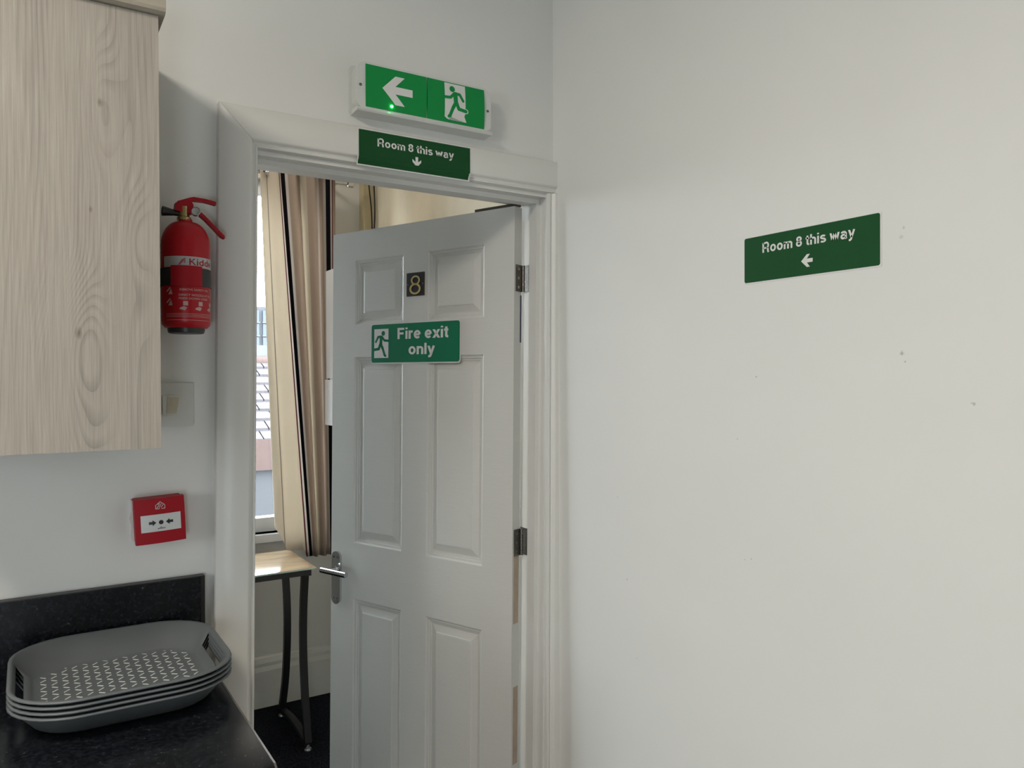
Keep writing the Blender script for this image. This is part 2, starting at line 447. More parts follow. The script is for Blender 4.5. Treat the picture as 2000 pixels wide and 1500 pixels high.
M_GREEN = mat('exit_green', (0.012, 0.255, 0.062), 0.55, spec=0.12, var=0.05, vscale=4)
M_DGREEN = mat('dark_green_vinyl', (0.012, 0.072, 0.023), 0.55, spec=0.12, var=0.06, vscale=10)
M_FGREEN = mat('fire_exit_green', (0.010, 0.165, 0.082), 0.55, spec=0.12, var=0.06, vscale=10)
M_LED = mat('green_led', (0.05, 0.9, 0.2), 0.3, emit=(0.05, 1.0, 0.22), estr=30, var=0.01)
M_PVC = mat('white_pvc', (0.80, 0.82, 0.83), 0.3, var=0.02)
M_GREYPL = mat('switch_plate_plastic', (0.58, 0.58, 0.55), 0.4, var=0.05, vscale=30)
M_TAPE = mat('yellowed_tape', (0.52, 0.48, 0.36), 0.6, var=0.12, vscale=90)
M_FIG = mat('gold_numeral', (0.62, 0.48, 0.18), 0.4, 0.3, var=0.1)
M_DBROWN = mat('bare_timber', lin((176, 158, 140)), 0.7, var=0.2, vscale=30)
M_EDGESTRIP = mat('dark_blue_strip', lin((58, 60, 84)), 0.5, var=0.3, vscale=60)
M_FARWALL = wall_paint('far_room_paint', (0.70, 0.675, 0.62))
M_CREAM = mat('cream_wallpaper', (0.74, 0.66, 0.50), 0.7, var=0.22, vscale=4.5, stretch=(1, 1.4, 0.8))
M_YELL = mat('yellowed_boxing_paint', (0.56, 0.47, 0.28), 0.5, var=0.08)
M_BLKMETAL = mat('black_table_metal', (0.013, 0.013, 0.014), 0.42, var=0.1)
M_TABLE = mat('beige_marble_glass', (0.50, 0.36, 0.22), 0.10, var=0.55, vscale=7, stretch=(1, 3, 1), coat=0.4)
M_GLASSEDGE = mat('green_glass_edge', (0.55, 0.70, 0.60), 0.15, var=0.05)
M_FOOT = mat('grey_rubber_foot', (0.35, 0.35, 0.35), 0.3, 0.5, var=0.05)
M_BOILER = mat('boiler_white', (0.80, 0.81, 0.81), 0.3, var=0.02)
M_DGREY = mat('dark_grey_plastic', (0.06, 0.06, 0.07), 0.45, var=0.1)

def glass_mat():
    m, nt, b = nmat('window_glass'); L = nt.links.new
    out = nt.nodes['Material Output']
    tr = nt.nodes.new('ShaderNodeBsdfTransparent'); tr.inputs[0].default_value = (0.94, 0.96, 0.97, 1)
    gl = nt.nodes.new('ShaderNodeBsdfGlossy'); gl.inputs['Roughness'].default_value = 0.02
    fr = nt.nodes.new('ShaderNodeFresnel'); fr.inputs[0].default_value = 1.3
    mx = nt.nodes.new('ShaderNodeMixShader')
    L(fr.outputs[0], mx.inputs[0]); L(tr.outputs[0], mx.inputs[1]); L(gl.outputs[0], mx.inputs[2]); L(mx.outputs[0], out.inputs['Surface'])
    return m
M_GLASS = glass_mat()

# ------------------------------------------------------------------ the setting
WT = 0.125                                    # thickness of the door wall
CEIL = 2.75
bm = B()                                      # door wall with the doorway cut through
box(bm, -3.4, -0.865, 0, WT, 0, CEIL)
box(bm, -0.865, 0.0, 0, WT, 2.03, CEIL)
o = part('wall_back', bm, M_WALL); setp(o, 'white painted wall that holds the doorway and green exit sign', 'wall', kind='structure')
o = part('wall_right', boxb(0, 0.12, -4.0, WT, 0, CEIL), M_WALLR); setp(o, 'plain white wall with small chips and one green sign', 'wall', kind='structure')
bm = B()                                      # wall with the kitchen window
box(bm, -3.12, -3.0, -4.0, -1.73, 0, CEIL); box(bm, -3.12, -3.0, -1.27, WT, 0, CEIL)
box(bm, -3.12, -3.0, -1.73, -1.27, 0, 1.26); box(bm, -3.12, -3.0, -1.73, -1.27, 1.98, CEIL)
o = part('wall_left', bm, M_WALL); setp(o, 'white kitchen wall with a wide window, opposite the chipped wall', 'wall', kind='structure')
bm = B()
box(bm, -3.12, -2.40, -4.12, -4.0, 0, CEIL); box(bm, -1.80, 0.12, -4.12, -4.0, 0, CEIL); box(bm, -2.40, -1.80, -4.12, -4.0, 0, 0.30); box(bm, -2.40, -1.80, -4.12, -4.0, 1.10, CEIL)
o = part('wall_front', bm, M_FRONT); setp(o, 'grey kitchen wall facing the doorway', 'wall', kind='structure')
o = part('ceiling', boxb(-3.52, 0.32, -4.12, 2.06, CEIL, CEIL+0.1), M_CEIL); setp(o, 'white ceiling over both rooms', 'ceiling', kind='structure')
o = part('floor', boxb(-3.12, 0.12, -4.12, 0.06, -0.1, 0), M_VINYL); setp(o, 'grey kitchen floor', 'floor', kind='structure')
o = part('floor_far', boxb(-3.4, 0.32, 0.06, 1.84, -0.1, 0), M_CARPET); setp(o, 'dark carpet of the room behind the door', 'carpet', kind='structure')
# far room
WY = 1.84
bm = B()
wx0, wx1, wz0, wz1 = -1.25, -0.08, 0.79, 2.42
box(bm, -3.4, wx0, WY, WY+0.22, 0, CEIL); box(bm, wx1, 0.32, WY, WY+0.22, 0, CEIL)
box(bm, wx0, wx1, WY, WY+0.22, 0, wz0); box(bm, wx0, wx1, WY, WY+0.22, wz1, CEIL)
o = part('wall_far', bm, M_FARWALL); setp(o, 'uneven painted wall under and beside the far window', 'wall', kind='structure')
o = part('wall_far_right', boxb(0.2, 0.32, WT, WY, 0, CEIL), M_CREAM); setp(o, 'cream wall seen above the open door', 'wall', kind='structure')
o = part('wall_far_left', boxb(-3.52, -3.4, 0.06, WY+0.22, 0, CEIL), M_FARWALL); setp(o, 'end wall of the room behind the door', 'wall', kind='structure')
bm = B()                                      # the stub of wall between the two right-hand walls
box(bm, 0.0, 0.32, WT, WT+0.02, 0, CEIL)
o = part('wall_return', bm, M_FARWALL); setp(o, 'narrow return of wall behind the door hinges', 'wall', kind='structure')
bm = B()
prism(bm, [(0, 0), (0.020, 0), (0.020, 0.165), (0.014, 0.185), (0.014, 0.200), (0.008, 0.222), (0, 0.228)], lambda u, v, h: (h, WY-u, v), -3.4, 0.2)
o = part('baseboard_far', bm, mat('old_skirting_paint', (0.70, 0.68, 0.62), 0.4, var=0.05, bump=0.3, bscale=12)); setp(o, 'tall old moulded skirting board under the window', 'skirting board', kind='structure')

# windows
def window(name, label, fx, parts_axis):
    t = thing(name, parts_axis['loc'], label, 'window', kind='structure')
    for nm, b_, m in parts_axis['parts']:
        part(nm, b_, m, t, bevel=0.004 if nm != 'pane' else 0)
    return t
fy0, fy1 = WY+0.05, WY+0.11
window('window_1', 'white framed window behind the striped curtain', 0, dict(loc=(-0.9, WY+0.08, wz0), parts=[
    ('bottom_rail', boxb(wx0, wx1, fy0, fy1, wz0, wz0+0.065), M_PVC), ('top_rail', boxb(wx0, wx1, fy0, fy1, wz1-0.065, wz1), M_PVC),
    ('side_rail', boxb(wx0, wx0+0.065, fy0, fy1, wz0+0.065, wz1-0.065), M_PVC), ('side_rail', boxb(wx1-0.065, wx1, fy0, fy1, wz0+0.065, wz1-0.065), M_PVC),
    ('mullion', boxb(-0.70, -0.64, fy0, fy1, wz0+0.065, wz1-0.065), M_PVC),
    ('pane', boxb(wx0+0.06, -0.70, WY+0.076, WY+0.080, wz0+0.06, wz1-0.06), M_GLASS), ('pane', boxb(-0.64, wx1-0.06, WY+0.076, WY+0.080, wz0+0.06, wz1-0.06), M_GLASS),
    ('sill_board', boxb(wx0-0.03, wx1+0.03, WY-0.03, WY+0.05, wz0-0.035, wz0), M_PVC)]))
window('window_2', 'narrow kitchen window on the side away from the chipped wall', 0, dict(loc=(-3.06, -1.5, 1.26), parts=[
    ('bottom_rail', boxb(-3.10, -3.04, -1.73, -1.27, 1.26, 1.30), M_PVC), ('top_rail', boxb(-3.10, -3.04, -1.73, -1.27, 1.94, 1.98), M_PVC),
    ('side_rail', boxb(-3.10, -3.04, -1.73, -1.69, 1.30, 1.94), M_PVC), ('side_rail', boxb(-3.10, -3.04, -1.31, -1.27, 1.30, 1.94), M_PVC),
    ('pane', boxb(-3.072, -3.068, -1.69, -1.31, 1.30, 1.94), M_GLASS)]))
window('added_fill_window', 'unseen low window added behind the camera for frontal fill', 0, dict(loc=(-2.1, -4.06, 0.30), parts=[  # unseen window, put in to light the door wall from the front
    ('bottom_rail', boxb(-2.40, -1.80, -4.10, -4.04, 0.30, 0.34), M_PVC), ('top_rail', boxb(-2.40, -1.80, -4.10, -4.04, 1.06, 1.10), M_PVC),
    ('side_rail', boxb(-2.40, -2.36, -4.10, -4.04, 0.34, 1.06), M_PVC), ('side_rail', boxb(-1.84, -1.80, -4.10, -4.04, 0.34, 1.06), M_PVC),
    ('pane', boxb(-2.36, -1.84, -4.072, -4.068, 0.34, 1.06), M_GLASS)]))

# door frame: architrave, lining, stops; the old frame leans slightly
LEAN = 0.0133
def lean(bm):
    for v in bm.verts: v.co.x += LEAN*(v.co.z-1.4)
    return bm
ZT = 2.0925
frame = thing('trim_1', (-0.43, 0, 0), 'white moulded architrave and lining around the open doorway', 'door frame', kind='structure')
# architrave section: (distance from the outer edge, projection from the wall)
ARCH = [(0, 0.0), (0, 0.019), (0.002, 0.021), (0.066, 0.021), (0.0695, 0.0195), (0.0715, 0.015), (0.0745, 0.0115), (0.0775, 0.0110), (0.0800, 0.0135), (0.0835, 0.0130), (0.0855, 0.009), (0.0865, 0.004), (0.0865, 0.0)]
XO = -0.899                                   # outer edge of the left leg
def arch_leg():
    bm = B(); rows = []
    for wd, pr in ARCH:
        x = XO+wd
        rows.append((bm.verts.new((x+LEAN*(-1.4), -pr, 0)), bm.verts.new((x+LEAN*(ZT-wd-1.4), -pr, ZT-wd))))
    n = len(rows)
    for i in range(n):
        j = (i+1) % n; bm.faces.new((rows[i][0], rows[j][0], rows[j][1], rows[i][1]))
    bm.faces.new([r[0] for r in rows]); bm.faces.new([r[1] for r in rows][::-1])
    return bm
def arch_head():
    bm = B(); rows = []
    for wd, pr in ARCH:
        z = ZT-wd
        rows.append((bm.verts.new((XO+wd+0.0006+LEAN*(z-1.4), -pr, z)), bm.verts.new((0.0, -pr, z))))
    n = len(rows)
    for i in range(n):
        j = (i+1) % n; bm.faces.new((rows[i][0], rows[j][0], rows[j][1], rows[i][1]))
    bm.faces.new([r[0] for r in rows]); bm.faces.new([r[1] for r in rows][::-1])
    return bm
part('architrave', arch_leg(), M_GLOSS, frame, smooth=True, angle=math.radians(50))
part('architrave', arch_head(), M_GLOSS, frame, smooth=True, angle=math.radians(50))
XR = -0.030                                   # inner face of the hinge-side lining
bm = B()                                      # what is left of the right leg beside the other wall
sec = [(0.0, 0), (0.0, 0.021)] + [(-(wd-0.0865+0.0305), pr) for wd, pr in ARCH[3:]]
rows = []
for x, pr in sec:
    dx0 = LEAN*(-1.4) if x < -0.001 else 0; dx1 = LEAN*(0.6) if x < -0.001 else 0
    rows.append((bm.verts.new((x+dx0*0.6, -pr, 0)), bm.verts.new((x+dx1*0.6, -pr, ZT-0.0866))))
for i in range(len(rows)):
    j = (i+1) % len(rows); bm.faces.new((rows[i][0], rows[j][0], rows[j][1], rows[i][1]))
bm.faces.new([r[0] for r in rows]); bm.faces.new([r[1] for r in rows][::-1])
part('architrave', bm, M_GLOSS, frame, smooth=True, angle=math.radians(50))
ZH = 1.996
XL = -0.812
part('lining', lean(boxb(XL-0.026, XL, 0, WT, 0, ZH)), M_GLOSS, frame, bevel=0.001)
part('lining', lean(boxb(XR, XR+0.024, 0, WT, 0, ZH)), M_GLOSS, frame, bevel=0.001)
part('lining', boxb(XL-0.026, -0.001, 0, WT, ZH, ZH+0.026), M_GLOSS, frame, bevel=0.001)
part('door_stop', lean(boxb(XL, XL+0.012, 0.045, 0.078, 0, ZH-0.012)), M_GLOSS, frame, bevel=0.002)
part('door_stop', lean(boxb(XR-0.012, XR, 0.032, 0.068, 0, ZH-0.012)), M_GLOSS, frame, bevel=0.002)
part('door_stop', boxb(XL+0.008, XR+0.006, 0.032, 0.068, ZH-0.012, ZH), M_GLOSS, frame, bevel=0.002)

# ------------------------------------------------------------------ the open door
TH = 1.1928
dX = Vector((-math.cos(TH), math.sin(TH), 0))
Mrot = Matrix(((dX.x, -dX.y, 0, 0), (dX.y, dX.x, 0, 0), (0, 0, 1, 0), (0, 0, 0, 1)))
Mdoor = Matrix.Translation((-0.0776+LEAN*(-1.4), 0.09, 0)) @ Matrix.Rotation(LEAN, 4, 'Y') @ Mrot
door = thing('door_1', (0, 0, 0), 'white six-panel door standing ajar with numeral 8 and chrome lever', 'door', kind='structure', M=Mdoor)
# local axes: x from the hinge edge to the free edge, y out towards the kitchen, z up
DW, DT, DH0, DH1 = 0.762, 0.035, 0.006, 1.985
s1, wp, mu = 0.108, 0.2215, 0.103
cols = [(s1, s1+wp), (s1+wp+mu, s1+2*wp+mu)]
rowsz = [(1.6745, 1.8884), (0.9497, 1.5677), (0.165, 0.7649)]
bm = B()
def face_grid(yv):
    xs = [0, cols[0][0], cols[0][1], cols[1][0], cols[1][1], DW]
    zs = [DH0, rowsz[2][0], rowsz[2][1], rowsz[1][0], rowsz[1][1], rowsz[0][0], rowsz[0][1], DH1]
    g = [[bm.verts.new((x, yv, z)) for z in zs] for x in xs]
    for i in range(5):
        for j in range(7):
            if i in (1, 3) and j in (1, 3, 5): continue
            bm.faces.new((g[i][j], g[i+1][j], g[i+1][j+1], g[i][j+1]))
    return g
gf = face_grid(0.0); gb = face_grid(-DT)
def skirt(ia, ja, ib, jb): bm.faces.new((gf[ia][ja], gf[ib][jb], gb[ib][jb], gb[ia][ja]))
for i in range(5): skirt(i, 0, i+1, 0); skirt(i, 7, i+1, 7)
for j in range(7): skirt(0, j, 0, j+1); skirt(5, j, 5, j+1)
part('door_slab', bm, M_DOOR, door, local=True)
PROF = [(0, 0), (0.0015, -0.0006), (0.004, -0.0040), (0.008, -0.0052), (0.010, -0.0050), (0.0125, -0.0085), (0.017, -0.0092), (0.0185, -0.0110), (0.0215, -0.0112), (0.041, -0.0050), (0.0425, -0.0030), (0.046, -0.0026)]
for (xa, xb) in cols:
    for (za, zb) in rowsz:
        bm = B()
        for sgn, y0 in ((1, 0.0), (-1, -DT)):
            prev = None
            for ins, dp in PROF:
                y = y0+sgn*dp
                ring = [bm.verts.new((x, y, z)) for x, z in ((xa+ins, za+ins), (xb-ins, za+ins), (xb-ins, zb-ins), (xa+ins, zb-ins))]
                if prev:
                    for i in range(4): bm.faces.new((prev[i], prev[(i+1) % 4], ring[(i+1) % 4], ring[i]))
                prev = ring
            bm.faces.new(prev)
        part('panel', bm, M_DOOR, door, local=True)
# hinge edge: bare patches and a dark strip
part('worn_edge', boxb(-0.0006, 0.0, -0.030, -0.006, 0.80, 1.035), M_DBROWN, door, local=True)
part('worn_edge', boxb(-0.0006, 0.0, -0.030, -0.008, 0.40, 0.62), M_DBROWN, door, local=True)
part('edge_strip', boxb(-0.0012, 0.0, -0.0345, -0.029, 1.60, 1.735), M_EDGESTRIP, door, local=True)
# dark strip along the top near the hinges
part('top_strip', boxb(-0.006, 0.150, -0.022, -0.006, 1.9850, 1.9945), mat('dark_brown', lin((78, 72, 64)), 0.45, 0.4, var=0.1), door, local=True, bevel=0.001)
# hinges: two leaves in the gap and the knuckle between them
for zc in (1.783, 1.030):
    h = part('hinge', boxb(-0.0022, -0.0002, -0.034, -0.006, zc-0.038, zc+0.038), M_STEEL, door, local=True, bevel=0.0005)
    h['label'] = 'tarnished steel butt hinge'
    b = B()
    for k in range(5):
        z0 = zc-0.038+k*0.0152
        cyl(b, (-0.006, -0.036, z0+0.0006), (-0.006, -0.036, z0+0.0146), 0.0046, 16)
    part('knuckle', b, M_STEEL, h, local=True, smooth=True)
    b = B()
    for dz in (-0.026, 0, 0.026):
        cyl(b, (-0.0030, -0.018, zc+dz), (-0.0018, -0.018, zc+dz), 0.0042, 14)
    part('screw', b, M_CHROME, h, local=True, smooth=True)
    # leaf on the frame
    b = B(); box(b, XR-0.0020, XR-0.0001, 0.084, 0.120, zc-0.038, zc+0.038); lean(b)
    part('hinge_leaf', b, M_STEEL, frame, bevel=0.0004)
# lever handle
hz = 0.853
hd = part('handle_plate', prism(B(), rrect(0.709, 0.751, 0.735, 0.912, 0.0205, 8), lambda u, v, h: (u, h, v), 0.0, 0.0085), M_CHROME, door, local=True, bevel=0.0025, smooth=True, angle=math.radians(60))
hd['label'] = 'polished chrome lever handle on a rounded back plate'
part('neck', lathe(B(), [(0.012, 0.008), (0.011, 0.012), (0.0085, 0.016), (0.0085, 0.052)], (0.730, 0, hz), 20, axis=(0, 1, 0)), M_CHROME, hd, local=True, smooth=True)
part('lever', lathe(B(), [(0.0, -0.0005), (0.0082, 0.0), (0.0095, 0.0015), (0.0095, 0.121), (0.0082, 0.1225), (0, 0.123)], (0.7545, 0.050, hz+0.001), 24, axis=(-1, 0, 0)), M_CHROME, hd, local=True, smooth=True)
for zz in (0.755, 0.893):
    for xx in (0.722, 0.738):
        part('screw', lathe(B(), [(0.0028, 0.0), (0.0028, 0.001), (0, 0.0015)], (xx, 0.0084, zz), 12, axis=(0, 1, 0)), M_STEEL, hd, local=True)

# signs that are stuck on: each is a thing of its own
def frame_fn(org, U, V, N):
    org = Vector(org); U = Vector(U); V = Vector(V); N = Vector(N)
    return lambda u, v, h: org+U*u+V*v+N*h
dloc = lambda a, y, z: Mdoor @ Vector((a, y, z))
R3 = Mdoor.to_3x3()
DN, DU, DV = R3 @ Vector((0, 1, 0)), R3 @ Vector((-1, 0, 0)), R3 @ Vector((0, 0, 1))

def man_polys(w_, h_, mir=False, lw=0.12):
    P = lambda x, y: ((1-x if mir else x)*w_, y*h_)
    out = [circ(*P(.36, .845), .085*h_, 18)]
    segs = [((.50, .70), (.53, .48), 1.55), ((.46, .73), (.27, .60), .95), ((.27, .60), (.02, .585), .95), ((.50, .735), (.72, .725), 1.0), ((.72, .725), (.88, .56), .95),
            ((.53, .48), (.39, .32), 1.2), ((.39, .32), (.25, .09), 1.1), ((.56, .48), (.67, .315), 1.2), ((.67, .315), (1.02, .285), 1.1), ((.25, .09), (.19, .07), .9)]
    for p, q, t in segs: out.append(capsule(P(*p), P(*q), lw*h_*t*0.72))
    return out

# fire exit only, on the door (loose across the mouldings, one corner lifting)
fs = thing('fire_exit_sign', dloc(0.385, 0.001, 1.61), 'green fire exit only sticker with running figure, stuck on the white door', 'sign')
A0, A1, Z0, Z1 = 0.1975, 0.5710, 1.5475, 1.6705
fsf = lambda u, v, h: dloc(A1-u, 0.0009+h, Z0+v)
SW, SH = A1-A0, Z1-Z0
def cut(poly, step=0.02):
    out = []
    for i, p in enumerate(poly):
        q = poly[(i+1) % len(poly)]; L_ = math.dist(p, q); k = max(1, int(L_/step))
        out += [(p[0]+(q[0]-p[0])*t/k, p[1]+(q[1]-p[1])*t/k) for t in range(k)]
    return out
part('backing', prism(B(), rrect(-0.0025, SW+0.0035, -0.004, SH+0.002, 0.010, 5), fsf, 0.0, 0.0010), M_WHITE, fs)
part('face', prism(B(), rrect(0, SW, 0, SH, 0.008, 5), fsf, 0.0010, 0.0018), M_FGREEN, fs)
dw, dh = 0.0640, 0.0935
mo = lambda du, dv: (lambda u, v, h: fsf(u+du, v+dv, h))
part('doorway_pictogram', prism(B(), [(0, 0), (dw, 0), (dw, dh), (0, dh)], mo(0.0130, 0.0150), 0.0018, 0.0021), M_WHITE, fs)
b = B()
for pl in man_polys(dw, dh, True): prism(b, pl, mo(0.0130, 0.0150), 0.0021, 0.0024)
part('running_figure', b, M_FGREEN, fs)
b = B(); letters(b, grot('Fire exit', 0.1175, 0.3295, 0.0735, 0.0355), fsf, 0.0022)
letters(b, grot('only', 0.1660, 0.2760, 0.0245, 0.0345), fsf, 0.0022)
part('lettering', b, M_WHITE, fs)

# numeral plate 8
np_ = thing('numeral_plate', dloc(0.379, 0.001, 1.79), 'small black plate with a gold figure 8 on the door', 'door number')
nf = lambda u, v, h: dloc(0.4165-u, h, 1.7535+v)
part('plate', prism(B(), rrect(0, 0.0755, 0, 0.0735, 0.002, 3), nf, 0.0, 0.0022), mat('aged_plate_rim', (0.10, 0.075, 0.035), 0.4, 0.5, var=0.2, vscale=80), np_)
part('enamel', prism(B(), rrect(0.0018, 0.0737, 0.0018, 0.0717, 0.004, 4), nf, 0.0022, 0.0026), M_BLACK, np_)
def ringpoly(b, cx, cy, rx, ry, t, fn, h0, h1, n=28):
    for i in range(n):
        a0, a1 = 2*PI*i/n, 2*PI*(i+1)/n
        prism(b, [(cx+rx*math.cos(a0), cy+ry*math.sin(a0)), (cx+rx*math.cos(a1), cy+ry*math.sin(a1)), (cx+(rx-t)*math.cos(a1), cy+(ry-t*.8)*math.sin(a1)), (cx+(rx-t)*math.cos(a0), cy+(ry-t*.8)*math.sin(a0))], fn, h0, h1)
b = B(); ringpoly(b, 0.0385, 0.0490, 0.0190, 0.0150, 0.0062, nf, 0.0026, 0.0034); ringpoly(b, 0.0370, 0.0225, 0.0235, 0.0175, 0.0070, nf, 0.0026, 0.0034)
part('figure', b, M_FIG, np_)
for uu in (0.006, 0.0695):
    part('pin', lathe(B(), [(0.0018, 0), (0.0012, 0.001), (0, 0.0012)], nf(uu, 0.037, 0.0026), 10, axis=DN), M_CHROME, np_)

# ------------------------------------------------------------------ exit box above the doorway
ex = thing('exit_light', (-0.41, 0, 2.11), 'illuminated emergency exit box with white arrow and running figure', 'exit sign')
xf = lambda u, v, h: Vector((u, -h, v))
part('base_tray', prism(B(), rrect(-0.594, -0.216, 2.123, 2.237, 0.010, 4), xf, 0.0, 0.010), M_DIFF, ex, bevel=0.003, smooth=True)
part('bottom_ledge', prism(B(), [(0.0, 2.121), (0.044, 2.1225), (0.047, 2.126), (0.044, 2.131), (0.0, 2.134)], lambda u, v, h: Vector((h, -u, v)), -0.589, -0.224), M_DIFF, ex, bevel=0.002, smooth=True)
part('diffuser', prism(B(), rrect(-0.5885, -0.226, 2.127, 2.239, 0.024, 6), xf, 0.008, 0.0425), M_DIFF, ex, bevel=0.007, smooth=True)
for xa, xb in ((-0.567, -0.4105), (-0.4085, -0.2475)):
    b = B(); n = 8; pr = []
    for i in range(n+1):                                            # legend panels bow out a little
        v = 2.1345+(2.234-2.1345)*i/n; t = (i/n-0.5)*2
        pr.append((0.0435+0.0035*(1-t*t), v))
    pr2 = [(0.040, pr[-1][1]), (0.040, pr[0][1])]
    prism(b, pr+pr2, lambda u, v, h: Vector((h, -u, v)), xa, xb)
    part('legend_panel', b, M_GREEN, ex, smooth=True)
def exf(u, v, h):
    t = ((v-2.1345)/(2.234-2.1345)-0.5)*2
    return Vector((u, -(0.0435+0.0035*(1-t*t)+h), v))
arrow = [(-0.527, 2.1835), (-0.493, 2.2175), (-0.4690, 2.2175), (-0.4935, 2.1925), (-0.4490, 2.1925), (-0.4490, 2.1745), (-0.4935, 2.1745), (-0.4690, 2.1495), (-0.493, 2.1495)]
def strip_poly(b, poly, fn, h, step=0.006):
    """conforming flat print: poly cut into horizontal bands so that it follows a curved face"""
    t = bmesh.new(); vs = [t.verts.new((u, v, 0)) for u, v in poly]; t.faces.new(vs)
    bmesh.ops.triangulate(t, faces=t.faces)
    v0 = min(p[1] for p in poly); v1 = max(p[1] for p in poly)
    k = v0+step
    while k < v1:
        bmesh.ops.bisect_plane(t, geom=t.verts[:]+t.edges[:]+t.faces[:], plane_co=(0, k, 0), plane_no=(0, 1, 0)); k += step
    m_ = {v: b.verts.new(fn(v.co.x, v.co.y, h)) for v in t.verts}
    for f_ in t.faces:
        try: b.faces.new([m_[v] for v in f_.verts])
        except ValueError: pass
    t.free(); return b
part('arrow', strip_poly(B(), arrow, exf, 0.0006), M_WHITE, ex)
ew, eh = 0.058, 0.0885
eo = lambda u, v, h: exf(u-0.3615, v+2.1430, h)
b = strip_poly(B(), [(0, 0.004), (0.006, 0), (0.012, -0.002), (0.016, 0.010), (0.024, 0.004), (0.062, -0.002), (0.055, 0.012), (ew, 0.02), (ew, eh), (0, eh)], eo, 0.0006)
strip_poly(b, capsule((ew*.9, eh*.29), (ew*1.04, eh*.285), .012), eo, 0.0006)
part('doorway_pictogram', b, M_WHITE, ex)
b = B()
for pl in man_polys(ew, eh): strip_poly(b, pl, eo, 0.0011)
part('running_figure', b, M_GREEN, ex)
part('indicator_led', lathe(B(), [(0.0034, 0), (0.003, 0.0015), (0.0015, 0.0026), (0, 0.003)], exf(-0.5025, 2.1450, 0.0006), 14, axis=(0, -1, 0)), M_LED, ex, smooth=True)
for xs_ in (-0.5795, -0.2360):
    part('screw', lathe(B(), [(0.0035, 0), (0.0035, 0.001), (0.0012, 0.0018), (0, 0.001)], (xs_, -0.0425, 2.183), 14, axis=(0, -1, 0)), M_STEEL, ex)

# ------------------------------------------------------------------ 'Room 8 this way' stickers
def arrow_poly(cx, cy, s, ang):
    base = [(0, -0.5), (0.5, 0.02), (0.5, 0.30), (0.15, 0.02), (0.15, 0.55), (-0.15, 0.55), (-0.15, 0.02), (-0.5, 0.30), (-0.5, 0.02)]
    c, s_ = math.cos(ang), math.sin(ang)
    return [(cx+s*(x*c-y*s_), cy+s*(x*s_+y*c)) for x, y in base]
rs = thing('room_sign', (-0.0005, -0.82, 1.69), 'dark green Room 8 sticker with a left arrow on the chipped wall', 'sign', 'Room 8 stickers')
rf = lambda u, v, h: Vector((-h, -0.6726-u, 1.6890+v))
W8, H8 = 0.2946, 0.0902
part('backing', prism(B(), rrect(-0.002, W8+0.003, -0.003, H8+0.002, 0.003, 3), rf, 0.0, 0.0007), M_WHITE, rs)
part('face', prism(B(), rrect(0, W8, 0, H8, 0.004, 4), rf, 0.0007, 0.0012), M_DGREEN, rs)
b = B(); letters(b, grot('Room 8 this way', 0.0455, 0.2480, H8-0.0345, 0.0195, 0.9), rf, 0.0015)
part('lettering', b, M_WHITE, rs)
part('arrow', prism(B(), arrow_poly(0.1478, 0.0270, 0.024, -PI/2), rf, 0.0012, 0.0015), M_WHITE, rs)

hs = thing('room_sign', (-0.4275, -0.022, 2.01), 'dark green Room 8 sticker with a down arrow on the door head', 'sign', 'Room 8 stickers')
# the sheet lies on the head and folds round its moulded lower edge
SEC = [(2.0862, 0.0214), (2.0275, 0.0214), (2.0225, 0.0205), (2.0195, 0.0240), (2.0165, 0.0245), (2.0120, 0.0205), (2.0050, 0.0185)]
def sheet(b, x0, x1, off, th, taper=0.0, z_top=None, z_bot=None):
    rows_ = []
    for i, (z, y) in enumerate(SEC):
        if z_top and i == 0: z = z_top
        if z_bot and i == len(SEC)-1: z = z_bot
        t = taper if z < 2.0225 else 0
        rows_.append([b.verts.new((x, -(y+o_), z)) for x in (x0-t*0.4 if t else x0, x1-t) for o_ in (off, off+th)])
    for a_, c_ in zip(rows_, rows_[1:]):
        b.faces.new((a_[1], a_[3], c_[3], c_[1])); b.faces.new((a_[0], c_[0], c_[2], a_[2]))
        b.faces.new((a_[0], a_[1], c_[1], c_[0])); b.faces.new((a_[2], c_[2], c_[3], a_[3]))
    b.faces.new(rows_[0]); b.faces.new(rows_[-1])
    return b
part('backing', sheet(B(), -0.5795, -0.2740, 0.0, 0.0006, 0.004, 2.0885, 2.0020), M_WHITE, hs, smooth=True, angle=math.radians(60))
part('face', sheet(B(), -0.5764, -0.2772, 0.0007, 0.0006, 0.005), M_DGREEN, hs, smooth=True, angle=math.radians(60))
hf = lambda u, v, h: Vector((-0.5764+u, -0.0214-h, 2.0862+v))
b = B(); letters(b, grot('Room 8 this way', 0.0465, 0.2520, -0.0345, 0.0190, 0.9), hf, 0.0018)
part('lettering', b, M_WHITE, hs)
part('arrow', prism(B(), arrow_poly(0.1490, -0.0580, 0.0235, 0), hf, 0.0022, 0.0026), M_WHITE, hs)

